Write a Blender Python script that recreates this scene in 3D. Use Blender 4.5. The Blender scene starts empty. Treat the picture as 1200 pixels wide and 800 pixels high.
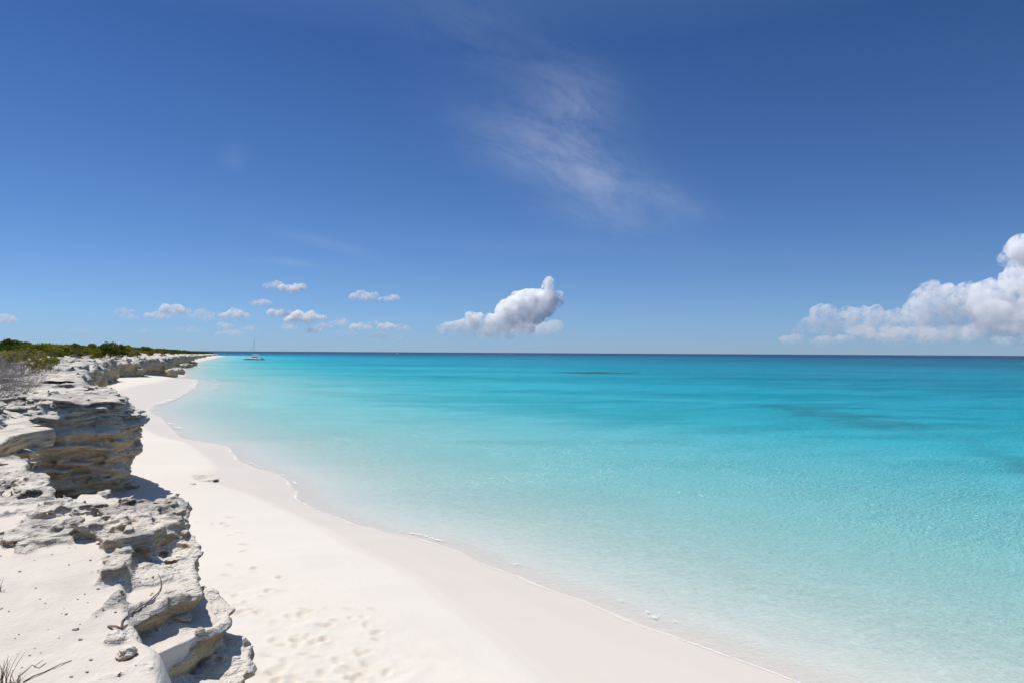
import bpy, math, random
import numpy as np
from mathutils import Vector, Matrix

R = math.radians
scene = bpy.context.scene
col = scene.collection

# ------------------------------------------------------------------ camera
EYE = 6.0
cam_d = bpy.data.cameras.new("camera")
cam_d.lens = 24.0
cam_d.sensor_width = 36.0
cam_d.clip_start = 0.05
cam_d.clip_end = 200000.0
cam = bpy.data.objects.new("camera", cam_d)
cam.matrix_world = (Matrix.Translation((0, 0, EYE)) @ Matrix.Rotation(R(90 + 0.93), 4, 'X')
                    @ Matrix.Rotation(R(0.33), 4, 'Z'))
col.objects.link(cam)
scene.camera = cam

# ------------------------------------------------------------------ sky and sun
SUN_EL = 61.0
SUN_DIR = Vector((-0.86, 0.50, 0)).normalized()        # horizontal direction towards the sun
world = bpy.data.worlds.new("World")
scene.world = world
world.use_nodes = True
wt = world.node_tree
wt.nodes.clear()


def N(t, typ, **kw):
    n = t.nodes.new(typ)
    for k, v in kw.items():
        if k == 'inp':
            for kk, vv in v.items():
                n.inputs[kk].default_value = vv
        else:
            setattr(n, k, v)
    return n


def M2(t, op, a, b=None, clamp=False):
    n = t.nodes.new('ShaderNodeMath')
    n.operation = op
    n.use_clamp = clamp
    for i, v in enumerate((a, b)):
        if v is None:
            continue
        if isinstance(v, (int, float)):
            n.inputs[i].default_value = v
        else:
            t.links.new(v, n.inputs[i])
    return n.outputs[0]


def MIX(t, fac, a, b, blend='MIX'):
    n = t.nodes.new('ShaderNodeMix')
    n.data_type = 'RGBA'
    n.blend_type = blend
    for s, v in ((0, fac), (6, a), (7, b)):
        if isinstance(v, (int, float)):
            n.inputs[s].default_value = v
        elif isinstance(v, tuple):
            n.inputs[s].default_value = v if len(v) == 4 else v + (1,)
        else:
            t.links.new(v, n.inputs[s])
    return n.outputs[2]


def RAMP(t, fac, stops, interp='LINEAR'):
    n = t.nodes.new('ShaderNodeValToRGB')
    n.color_ramp.interpolation = interp
    e = n.color_ramp.elements
    while len(e) < len(stops):
        e.new(0.5)
    for el, (p, c) in zip(e, stops):
        el.position = p
        el.color = c if len(c) == 4 else tuple(c) + (1,)
    t.links.new(fac, n.inputs[0])
    return n.outputs[0]


def NOISE(t, vec, scale, detail=4, rough=0.55, dist=0.0):
    n = t.nodes.new('ShaderNodeTexNoise')
    n.inputs['Scale'].default_value = scale
    n.inputs['Detail'].default_value = detail
    n.inputs['Roughness'].default_value = rough
    n.inputs['Distortion'].default_value = dist
    if vec is not None:
        t.links.new(vec, n.inputs['Vector'])
    return n.outputs[0]


def MAP(t, vec, loc=(0, 0, 0), rot=(0, 0, 0), scale=(1, 1, 1)):
    n = t.nodes.new('ShaderNodeMapping')
    n.inputs['Location'].default_value = loc
    n.inputs['Rotation'].default_value = rot
    n.inputs['Scale'].default_value = scale
    t.links.new(vec, n.inputs['Vector'])
    return n.outputs[0]


sky = N(wt, 'ShaderNodeTexSky', sky_type='NISHITA', sun_disc=False)
sky.sun_elevation = R(SUN_EL)
sky.sun_rotation = math.atan2(SUN_DIR.x, SUN_DIR.y)
sky.altitude = 1500
sky.air_density = 1.0
sky.dust_density = 0.0
sky.ozone_density = 5.0
hsv = N(wt, 'ShaderNodeHueSaturation', inp={'Saturation': 1.0, 'Value': 1.0})
wt.links.new(sky.outputs[0], hsv.inputs['Color'])
# thin cirrus high in the sky, laid out by direction (azimuth tangent, elevation tangent)
tc = N(wt, 'ShaderNodeTexCoord')
sep = N(wt, 'ShaderNodeSeparateXYZ')
wt.links.new(tc.outputs['Generated'], sep.inputs[0])
yy = M2(wt, 'MAXIMUM', sep.outputs[1], 0.02)
u = M2(wt, 'DIVIDE', sep.outputs[0], yy)
v = M2(wt, 'DIVIDE', sep.outputs[2], yy)
comb = N(wt, 'ShaderNodeCombineXYZ')
wt.links.new(u, comb.inputs[0])
wt.links.new(v, comb.inputs[1])
uv = comb.outputs[0]


def ell(cx, cy, rx, ry, ang, power=1.0):
    m = MAP(wt, uv, loc=(-cx, -cy, 0))
    m = MAP(wt, m, rot=(0, 0, R(ang)))
    m = MAP(wt, m, scale=(1 / rx, 1 / ry, 0))
    ln = N(wt, 'ShaderNodeVectorMath', operation='LENGTH')
    wt.links.new(m, ln.inputs[0])
    d = ln.outputs['Value']
    g = M2(wt, 'EXPONENT', M2(wt, 'MULTIPLY', M2(wt, 'MULTIPLY', d, d), -1.0))
    return M2(wt, 'MULTIPLY', g, power)


streak = MAP(wt, MAP(wt, uv, rot=(0, 0, R(22))), scale=(5.0, 17.0, 1.0))
ns = NOISE(wt, streak, 1.0, 9, 0.62, 0.9)
soft = MAP(wt, MAP(wt, uv, rot=(0, 0, R(38))), scale=(11.0, 19.0, 1.0))
nf = NOISE(wt, soft, 1.0, 8, 0.66, 0.5)
mask = None
for e in ((0.092, 0.355, 0.060, 0.055, 0, 0.62), (0.110, 0.268, 0.095, 0.038, 22, 0.9),
          (0.02, 0.300, 0.12, 0.045, 22, 0.42), (0.245, 0.222, 0.060, 0.016, 22, 0.34),
          (0.150, 0.20, 0.09, 0.030, 5, 0.32), (-0.02, 0.45, 0.17, 0.055, 30, 0.22),
          (-0.41, 0.285, 0.018, 0.016, -60, 0.22), (-0.27, 0.158, 0.07, 0.008, 14, 0.22),
          (-0.33, 0.130, 0.05, 0.006, 4, 0.30), (0.10, 0.155, 0.30, 0.012, 2, 0.12)):
    k = ell(*e)
    mask = k if mask is None else M2(wt, 'ADD', mask, k)
nn = M2(wt, 'ADD', M2(wt, 'MULTIPLY', ns, 0.55), M2(wt, 'MULTIPLY', nf, 0.45))
nn = M2(wt, 'MULTIPLY', M2(wt, 'SUBTRACT', nn, 0.33), 2.6, True)
cir = M2(wt, 'MULTIPLY', mask, nn)
cir = M2(wt, 'MULTIPLY', M2(wt, 'MINIMUM', cir, 1.0), 0.36)
# lower sky: deeper, more polarised blue than the model's, with a bluish band of sea haze low down
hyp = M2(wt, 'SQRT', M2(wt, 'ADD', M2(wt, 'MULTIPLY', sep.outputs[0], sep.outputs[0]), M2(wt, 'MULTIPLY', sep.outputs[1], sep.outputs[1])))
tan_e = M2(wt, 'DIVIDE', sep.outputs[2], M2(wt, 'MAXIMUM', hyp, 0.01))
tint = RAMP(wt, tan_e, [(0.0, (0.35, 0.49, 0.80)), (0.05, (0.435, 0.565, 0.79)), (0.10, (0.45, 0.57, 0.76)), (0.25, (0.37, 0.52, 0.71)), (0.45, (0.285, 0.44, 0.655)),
                        (0.8, (0.95, 0.92, 0.90)), (1.0, (1.35, 1.25, 1.05))])  # sky overhead, out of view, brightened to add fill light
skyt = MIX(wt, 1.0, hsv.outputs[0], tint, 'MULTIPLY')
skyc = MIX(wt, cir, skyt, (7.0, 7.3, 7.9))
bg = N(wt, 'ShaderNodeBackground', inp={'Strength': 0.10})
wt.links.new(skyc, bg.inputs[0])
wo = N(wt, 'ShaderNodeOutputWorld')
wt.links.new(bg.outputs[0], wo.inputs[0])

sun_d = bpy.data.lights.new("sun", 'SUN')
sun_d.energy = 4.0
sun_d.angle = R(0.5)
sun_d.color = (1.0, 0.945, 0.865)
sun = bpy.data.objects.new("sun", sun_d)
to_sun = Vector((SUN_DIR.x * math.cos(R(SUN_EL)), SUN_DIR.y * math.cos(R(SUN_EL)), math.sin(R(SUN_EL))))
sun.rotation_euler = to_sun.to_track_quat('Z', 'Y').to_euler()
col.objects.link(sun)

scene.view_settings.view_transform = 'Standard'
scene.view_settings.look = 'None'
scene.view_settings.gamma = 1.0
scene.view_settings.exposure = 0.25
scene.render.engine = 'CYCLES'
scene.cycles.use_denoising = True
scene.cycles.denoising_input_passes = 'RGB_ALBEDO_NORMAL'
scene.cycles.sample_clamp_direct = 6.0
scene.cycles.sample_clamp_indirect = 4.0
scene.cycles.max_bounces = 50
scene.cycles.volume_bounces = 48
scene.cycles.volume_step_rate = 1.0
scene.cycles.diffuse_bounces = 3
scene.cycles.glossy_bounces = 3
scene.cycles.transparent_max_bounces = 96
scene.cycles.caustics_reflective = False
scene.cycles.caustics_refractive = False

rng = np.random.default_rng(7)
random.seed(7)

# ------------------------------------------------------------------ numeric helpers


def hash3(i, j, k, seed):
    h = (i.astype(np.int64) * 374761393 + j.astype(np.int64) * 668265263 + k.astype(np.int64) * 2147483647
         + seed * 1274126177) & 0xFFFFFFFF
    h = ((h ^ (h >> 13)) * 1274126177) & 0xFFFFFFFF
    h = ((h ^ (h >> 16)) * 2246822519) & 0xFFFFFFFF
    h = h ^ (h >> 15)
    return ((h & 0xFFFFFF).astype(np.float32) / 8388607.5 - 1.0)


def _ax(a, f):
    uu = np.asarray(a, dtype=np.float64) * f
    i = np.floor(uu).astype(np.int64)
    t = (uu - i).astype(np.float32)
    lat, inv = np.unique(np.concatenate([i - 1, i, i + 1, i + 2]), return_inverse=True)
    w = np.stack([(1 - t) ** 3, 3 * t ** 3 - 6 * t ** 2 + 4, -3 * t ** 3 + 3 * t ** 2 + 3 * t + 1, t ** 3], 1) / 6.0
    return lat, inv.reshape(4, len(i)), w


def gnoise(xs, ys, zs, f, seed):
    """cubic B-spline value noise on an axis-aligned grid, world consistent; f = (fx, fy, fz)"""
    lx, ix, wx = _ax(xs, f[0])
    ly, iy, wy = _ax(ys, f[1])
    lz, iz, wz = _ax(zs, f[2])
    L = hash3(lx[:, None, None], ly[None, :, None], lz[None, None, :], seed)
    A = sum(wx[:, k, None, None] * L[ix[k]] for k in range(4))
    A = sum(wy[None, :, k, None] * A[:, iy[k]] for k in range(4))
    A = sum(wz[None, None, :, k] * A[:, :, iz[k]] for k in range(4))
    return A * 1.9


def gfbm(xs, ys, zs, f, seed, octs=3, gain=0.5):
    out, a = 0, 1.0
    f = np.array(f, float)
    for o in range(octs):
        out = out + a * gnoise(xs, ys, zs, f, seed + 31 * o)
        a *= gain
        f = f * 2.03
    return out


def n2(xs, ys, f, seed, octs=3, gain=0.5):
    return gfbm(xs, ys, np.zeros(1), (f, f, 1.0), seed, octs, gain)[:, :, 0]


def smooth_poly(pts, n=6):
    p = np.array(pts, float)
    out = []
    for i in range(len(p) - 1):
        p0 = p[max(i - 1, 0)]
        p1, p2 = p[i], p[i + 1]
        p3 = p[min(i + 2, len(p) - 1)]
        for t in np.linspace(0, 1, n, endpoint=False):
            out.append(0.5 * ((2 * p1) + (-p0 + p2) * t + (2 * p0 - 5 * p1 + 4 * p2 - p3) * t * t
                              + (-p0 + 3 * p1 - 3 * p2 + p3) * t ** 3))
    out.append(p[-1])
    return np.array(out)


def poly_dist(X, Y, line):
    """unsigned distance to an open polyline"""
    X = np.asarray(X, np.float32)
    Y = np.asarray(Y, np.float32)
    best = np.full(np.broadcast(X, Y).shape, 1e18, np.float32)
    for (x0, y0), (x1, y1) in zip(line[:-1], line[1:]):
        dx, dy = x1 - x0, y1 - y0
        l2 = dx * dx + dy * dy + 1e-12
        t = np.clip(((X - x0) * dx + (Y - y0) * dy) / l2, 0, 1)
        best = np.minimum(best, (X - x0 - t * dx) ** 2 + (Y - y0 - t * dy) ** 2)
    return np.sqrt(best)


def inside(X, Y, poly):
    X = np.asarray(X, np.float32)
    Y = np.asarray(Y, np.float32)
    c = np.zeros(np.broadcast(X, Y).shape, bool)
    n = len(poly)
    for i in range(n):
        x0, y0 = poly[i]
        x1, y1 = poly[(i + 1) % n]
        if y0 == y1:
            continue
        m = (y0 > Y) != (y1 > Y)
        c ^= m & (X < (x1 - x0) * (Y - y0) / (y1 - y0) + x0)
    return c


def signed(X, Y, line, closure):
    d = poly_dist(X, Y, line)
    return np.where(inside(X, Y, list(map(tuple, line)) + closure), d, -d)


def sd_poly(X, Y, pts):
    p = np.array(pts + [pts[0]], float)
    d = poly_dist(X, Y, p)
    return np.where(inside(X, Y, pts), d, -d)


def sstep(a, b, x):
    t = np.clip((x - a) / (b - a), 0, 1)
    return t * t * (3 - 2 * t)


def px(x, y, z):
    """point of the place at height z seen under photo pixel (x, y)"""
    hy = 411 + (x - 250) * 0.0058
    d = 800.0 * (EYE - z) / (y - hy)
    return ((x - 600) / 800.0 * d, d)


# ------------------------------------------------------------------ coast lines (metres, land to the left)
BACK = [(-3000, 1010), (-3000, -400), (120, -400)]
LIP = smooth_poly([(60, -60), (14, -14), (3, -4), (1.2, -1.2), (0.1, 0.8), (-0.95, 2.6), (-1.75, 4.2), (-1.95, 5.0), (-2.3, 5.8),
                   (-2.75, 6.4), (-3.15, 6.75), (-3.7, 7.15), (-4.3, 7.6), (-5.0, 8.2), (-6.6, 10.0), (-7.9, 10.8), (-9.3, 12.0),
                   (-10.5, 13.6), (-11.2, 15.6), (-12.6, 18.2), (-14.3, 20.6), (-14.7, 21.6), (-14.2, 22.8), (-13.55, 23.8), (-13.3, 24.6),
                   (-13.6, 25.8), (-14.8, 27.6), (-17.5, 30.0), (-21, 34), (-27, 44), (-37, 59), (-51, 82), (-60, 96), (-64, 106), (-71.5, 119),
                   (-71.5, 126), (-70, 131), (-75, 136), (-80, 143), (-78.5, 152), (-79.5, 157), (-87, 166), (-101, 200), (-120, 246), (-131, 275),
                   (-134, 284), (-148, 300), (-180, 376), (-220, 475), (-252, 556), (-300, 676), (-346, 800), (-356, 822), (-400, 850), (-520, 885), (-900, 930), (-1700, 970), (-3000, 1000)], 4)
SHORE = smooth_poly([(120, -95), (30, -12), (12, 5.2), (5.45, 12.5), (2, 16.2), (0, 18.7), (-2.2, 21.3), (-4.2, 22.9), (-5.8, 24.2),
                     (-8.1, 27), (-9.6, 30), (-11.2, 33.2), (-13.7, 35.7), (-15.7, 39), (-18.5, 43.5), (-23.0, 47.5), (-30, 58.5), (-38.7, 73),
                     (-45.5, 93), (-57, 122), (-66, 141), (-74, 150), (-79, 164), (-92, 190), (-112, 232), (-127, 268), (-131, 284), (-146, 306), (-174, 378),
                     (-213, 476), (-245, 559), (-293, 679), (-341, 806), (-352, 830), (-398, 860), (-520, 895), (-900, 940), (-1700, 980), (-3000, 1010)], 6)
# let the water's edge wander
_s = np.arange(len(SHORE))
_nrm = np.gradient(SHORE, axis=0)
_nrm = np.stack([_nrm[:, 1], -_nrm[:, 0]], 1) / (np.linalg.norm(_nrm, axis=1, keepdims=True) + 1e-9)
SHORE = SHORE + _nrm * (0.06 * np.sin(_s * 0.55) + 0.05 * np.sin(_s * 1.3 + 1))[:, None]
DRY = smooth_poly([(120, -110), (27, -20), (8, -2), (2.6, 7.8), (0.57, 11.4), (-0.25, 13.1), (-1.1, 14.5), (-1.9, 16.1), (-3.0, 17.8), (-4.5, 19.5),
                   (-6.05, 22.1), (-9.5, 26.4), (-11.2, 27.7), (-13.3, 29.5), (-14.6, 33.6), (-19.7, 41.5), (-24.5, 47.0), (-32, 56.5),
                   (-41.5, 70.5), (-52.5, 92), (-62, 121), (-70, 140), (-82, 158), (-100, 192), (-118, 234), (-140, 280), (-180, 380), (-250, 558), (-346, 805), (-358, 826), (-402, 855), (-520, 890), (-900, 935), (-1700, 975), (-3000, 1000)], 6)


def shore_d(X, Y):
    return signed(X, Y, SHORE, BACK)


def lip_d(X, Y):
    return signed(X, Y, LIP, BACK)


def beach_z(ds):
    """height of the sand against distance inland from the water's edge (negative = out under water)"""
    return np.interp(ds, [-3000, -400, -150, -66, -29, -14, -8, -3, 0, 1.5, 3.0, 5, 8, 14],
                     [-20, -8, -5, -3, -1.8, -1.0, -0.54, -0.19, 0, 0.26, 0.46, 0.72, 0.95, 1.08])


# ------------------------------------------------------------------ mesh helpers
def mesh_np(name, verts, quads, mats, smooth=True, attrs=None, mat_idx=None, parent=None, link=True):
    me = bpy.data.meshes.new(name)
    V = np.ascontiguousarray(verts, np.float32)
    Q = np.ascontiguousarray(quads, np.int32)
    k = Q.shape[1]
    me.vertices.add(len(V))
    me.vertices.foreach_set('co', V.ravel())
    me.loops.add(Q.size)
    me.loops.foreach_set('vertex_index', Q.ravel())
    me.polygons.add(len(Q))
    me.polygons.foreach_set('loop_start', np.arange(0, Q.size, k, dtype=np.int32))
    me.polygons.foreach_set('loop_total', np.full(len(Q), k, np.int32))
    if mat_idx is not None:
        me.polygons.foreach_set('material_index', np.asarray(mat_idx, np.int32))
    me.polygons.foreach_set('use_smooth', np.full(len(Q), smooth, bool))
    me.update(calc_edges=True)
    for nm, arr in (attrs or {}).items():
        at = me.attributes.new(nm, 'FLOAT', 'POINT')
        at.data.foreach_set('value', np.ascontiguousarray(arr, np.float32).ravel())
    for m in (mats if isinstance(mats, (list, tuple)) else [mats]):
        me.materials.append(m)
    o = bpy.data.objects.new(name, me)
    if link:
        col.objects.link(o)
    if parent is not None:
        o.parent = parent
    return o


def tag(o, label=None, cat=None, group=None, kind=None):
    for k_, v_ in (('label', label), ('category', cat), ('group', group), ('kind', kind)):
        if v_:
            o[k_] = v_
    return o


def grid_quads(nx, ny, off=0):
    i = np.arange(nx - 1)[:, None]
    j = np.arange(ny - 1)[None, :]
    a = (i * ny + j + off).ravel()
    return np.stack([a, a + ny, a + ny + 1, a + 1], 1)


def surface_nets(f, org, h):
    """f > 0 inside; returns vertices, outward quads, and the cell index of every vertex"""
    s = f > 0
    cnt = np.zeros((f.shape[0] - 1, f.shape[1] - 1, f.shape[2] - 1), np.uint8)
    for a in (0, 1):
        for b in (0, 1):
            for c in (0, 1):
                cnt += s[a:a + cnt.shape[0], b:b + cnt.shape[1], c:c + cnt.shape[2]]
    act = (cnt > 0) & (cnt < 8)
    ci, cj, ck = np.nonzero(act)
    idx = np.full(cnt.shape, -1, np.int32)
    idx[ci, cj, ck] = np.arange(len(ci))
    acc = np.zeros((len(ci), 3), np.float32)
    num = np.zeros(len(ci), np.float32)
    corners = {(a, b, c): f[ci + a, cj + b, ck + c] for a in (0, 1) for b in (0, 1) for c in (0, 1)}
    for a0 in corners:
        for ax in range(3):
            if a0[ax]:
                continue
            a1 = tuple(1 if q == ax else a0[q] for q in range(3))
            f0, f1 = corners[a0], corners[a1]
            m = (f0 > 0) != (f1 > 0)
            t = np.where(m, f0 / np.where(m, f0 - f1, 1), 0)
            p = np.array(a0, np.float32)[None, :].repeat(len(ci), 0)
            p[:, ax] += t
            acc += p * m[:, None]
            num += m
    P = (np.stack([ci, cj, ck], 1) + acc / num[:, None]) * h + np.asarray(org)
    quads = []
    for ax in range(3):
        sl0 = [slice(None)] * 3
        sl1 = [slice(None)] * 3
        sl0[ax] = slice(0, -1)
        sl1[ax] = slice(1, None)
        ch = s[tuple(sl0)] != s[tuple(sl1)]
        o1, o2 = [q for q in range(3) if q != ax]
        core = [slice(None)] * 3
        core[o1] = slice(1, -1)
        core[o2] = slice(1, -1)
        sub = np.zeros_like(ch)
        sub[tuple(core)] = ch[tuple(core)]
        e = np.stack(np.nonzero(sub), 1)
        if not len(e):
            continue
        pos = s[e[:, 0], e[:, 1], e[:, 2]]

        def cell(d1, d2):
            q = e.copy()
            q[:, o1] -= d1
            q[:, o2] -= d2
            return idx[q[:, 0], q[:, 1], q[:, 2]]
        qd = np.stack([cell(1, 1), cell(0, 1), cell(0, 0), cell(1, 0)], 1)
        if ax == 1:
            qd = qd[:, ::-1]
        qd[~pos] = qd[~pos][:, ::-1]
        quads.append(qd)
    Q = np.concatenate(quads)
    return P, Q, (ci, cj, ck)


def new_mat(name):
    m = bpy.data.materials.new(name)
    m.use_nodes = True
    t = m.node_tree
    t.nodes.clear()
    out = t.nodes.new('ShaderNodeOutputMaterial')
    return m, t, out


def simple_mat(name, color, rough=0.7, noise=0.0, nscale=8.0, spec=0.3, metal=0.0):
    m, t, out = new_mat(name)
    b = N(t, 'ShaderNodeBsdfPrincipled', inp={'Roughness': rough, 'Metallic': metal, 'Specular IOR Level': spec})
    if noise:
        g = N(t, 'ShaderNodeNewGeometry')
        n = NOISE(t, g.outputs['Position'], nscale, 5)
        c = MIX(t, n, tuple(c * (1 - noise) for c in color), tuple(min(1, c * (1 + noise)) for c in color))
        t.links.new(c, b.inputs['Base Color'])
    else:
        b.inputs['Base Color'].default_value = color + (1,)
    t.links.new(b.outputs[0], out.inputs[0])
    return m


def BUMP(t, height, strength, dist, normal=None):
    n = N(t, 'ShaderNodeBump', inp={'Strength': strength, 'Distance': dist})
    t.links.new(height, n.inputs['Height'])
    if normal is not None:
        t.links.new(normal, n.inputs['Normal'])
    return n.outputs[0]


def ATTR(t, name):
    a = N(t, 'ShaderNodeAttribute', attribute_name=name)
    return a.outputs['Fac']


# ------------------------------------------------------------------ materials of the setting
def make_sand():
    m, t, out = new_mat("beach_sand")
    g = N(t, 'ShaderNodeNewGeometry')
    P = g.outputs['Position']
    wet = ATTR(t, 'wet')
    big = NOISE(t, P, 0.35, 4)
    fine = NOISE(t, P, 40.0, 4, 0.7)
    dryc = MIX(t, big, (0.66, 0.62, 0.565), (0.715, 0.675, 0.62))
    dryc = MIX(t, M2(t, 'MULTIPLY', fine, 0.35), dryc, (0.54, 0.495, 0.435))
    foot = ATTR(t, 'churn')
    dryc = MIX(t, M2(t, 'MULTIPLY', foot, 0.75), dryc, (0.53, 0.45, 0.34))
    wetc = MIX(t, big, (0.625, 0.57, 0.505), (0.665, 0.61, 0.545))
    wn = NOISE(t, P, 1.3, 5, 0.6)
    wf = M2(t, 'ADD', wet, M2(t, 'MULTIPLY', M2(t, 'SUBTRACT', wn, 0.5), 0.10))
    wf = RAMP(t, wf, [(0.30, (0, 0, 0)), (0.72, (1, 1, 1))])
    wetc = MIX(t, ATTR(t, 'sub'), wetc, (0.70, 0.665, 0.61))
    c = MIX(t, wf, dryc, wetc)
    b = N(t, 'ShaderNodeBsdfPrincipled', inp={'Specular IOR Level': 0.12})
    t.links.new(c, b.inputs['Base Color'])
    r = M2(t, 'SUBTRACT', 0.95, M2(t, 'MULTIPLY', wf, 0.50))
    t.links.new(r, b.inputs['Roughness'])
    h = M2(t, 'ADD', M2(t, 'MULTIPLY', fine, 0.3), M2(t, 'MULTIPLY', NOISE(t, P, 7.0, 5, 0.6), 0.7))
    st = M2(t, 'SUBTRACT', 0.32, M2(t, 'MULTIPLY', wf, 0.27))
    bp = N(t, 'ShaderNodeBump', inp={'Distance': 0.03})
    t.links.new(st, bp.inputs['Strength'])
    t.links.new(h, bp.inputs['Height'])
    t.links.new(bp.outputs[0], b.inputs['Normal'])
    t.links.new(b.outputs[0], out.inputs[0])
    return m


def make_rock():
    m, t, out = new_mat("limestone")
    g = N(t, 'ShaderNodeNewGeometry')
    P = g.outputs['Position']
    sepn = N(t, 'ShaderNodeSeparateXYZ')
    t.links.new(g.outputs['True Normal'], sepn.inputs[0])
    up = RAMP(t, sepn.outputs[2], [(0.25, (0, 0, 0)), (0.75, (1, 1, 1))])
    st = MAP(t, P, scale=(0.9, 0.9, 9.0))
    bands = NOISE(t, st, 1.0, 6, 0.62, 0.3)
    pat = NOISE(t, P, 1.1, 6, 0.62)
    mid = NOISE(t, P, 6.0, 6, 0.65)
    fine = NOISE(t, P, 34.0, 2.5, 0.6)
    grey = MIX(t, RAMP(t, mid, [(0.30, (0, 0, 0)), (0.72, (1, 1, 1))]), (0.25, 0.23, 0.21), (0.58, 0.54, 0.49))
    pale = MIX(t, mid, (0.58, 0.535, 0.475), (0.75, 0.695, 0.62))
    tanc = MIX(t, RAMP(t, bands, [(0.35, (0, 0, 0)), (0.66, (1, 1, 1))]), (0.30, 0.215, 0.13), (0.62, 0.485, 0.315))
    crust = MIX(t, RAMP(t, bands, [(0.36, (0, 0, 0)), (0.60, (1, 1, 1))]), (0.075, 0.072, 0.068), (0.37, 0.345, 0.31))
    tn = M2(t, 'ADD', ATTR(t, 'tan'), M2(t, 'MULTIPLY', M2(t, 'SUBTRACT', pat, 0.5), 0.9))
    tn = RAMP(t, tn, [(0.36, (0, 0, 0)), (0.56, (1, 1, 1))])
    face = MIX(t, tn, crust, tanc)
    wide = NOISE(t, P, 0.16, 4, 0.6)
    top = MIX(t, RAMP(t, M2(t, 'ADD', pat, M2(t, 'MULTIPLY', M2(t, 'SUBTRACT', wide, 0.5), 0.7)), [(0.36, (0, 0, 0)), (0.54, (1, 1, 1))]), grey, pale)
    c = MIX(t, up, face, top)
    pit = RAMP(t, M2(t, 'ADD', M2(t, 'MULTIPLY', fine, 0.5), M2(t, 'MULTIPLY', NOISE(t, P, 13.0, 3, 0.6), 0.5)), [(0.34, (1, 1, 1)), (0.43, (0, 0, 0))])
    c = MIX(t, M2(t, 'MULTIPLY', pit, 0.5), c, (0.13, 0.12, 0.11))
    sandc = MIX(t, mid, (0.60, 0.545, 0.485), (0.70, 0.65, 0.595))
    sandc = MIX(t, M2(t, 'MULTIPLY', fine, 0.4), sandc, (0.50, 0.44, 0.37))
    sandc = MIX(t, RAMP(t, NOISE(t, P, 2.3, 4, 0.6), [(0.50, (0, 0, 0)), (0.72, (0.5, 0.5, 0.5))]), sandc, (0.47, 0.43, 0.385))
    sa = M2(t, 'ADD', ATTR(t, 'sand'), M2(t, 'MULTIPLY', M2(t, 'SUBTRACT', mid, 0.5), 0.35))
    sf = RAMP(t, sa, [(0.44, (0, 0, 0)), (0.60, (1, 1, 1))])
    c = MIX(t, sf, c, sandc)
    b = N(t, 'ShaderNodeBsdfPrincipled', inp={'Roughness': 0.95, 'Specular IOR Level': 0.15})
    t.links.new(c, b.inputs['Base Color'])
    hh = M2(t, 'ADD', M2(t, 'MULTIPLY', bands, 1.9), M2(t, 'MULTIPLY', mid, 0.9))
    hh = M2(t, 'ADD', hh, M2(t, 'MULTIPLY', fine, 0.45))
    bs = M2(t, 'SUBTRACT', 1.0, M2(t, 'MULTIPLY', sf, 0.72))
    bp = N(t, 'ShaderNodeBump', inp={'Distance': 0.05})
    t.links.new(bs, bp.inputs['Strength'])
    t.links.new(hh, bp.inputs['Height'])
    t.links.new(bp.outputs[0], b.inputs['Normal'])
    t.links.new(b.outputs[0], out.inputs[0])
    return m


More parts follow.
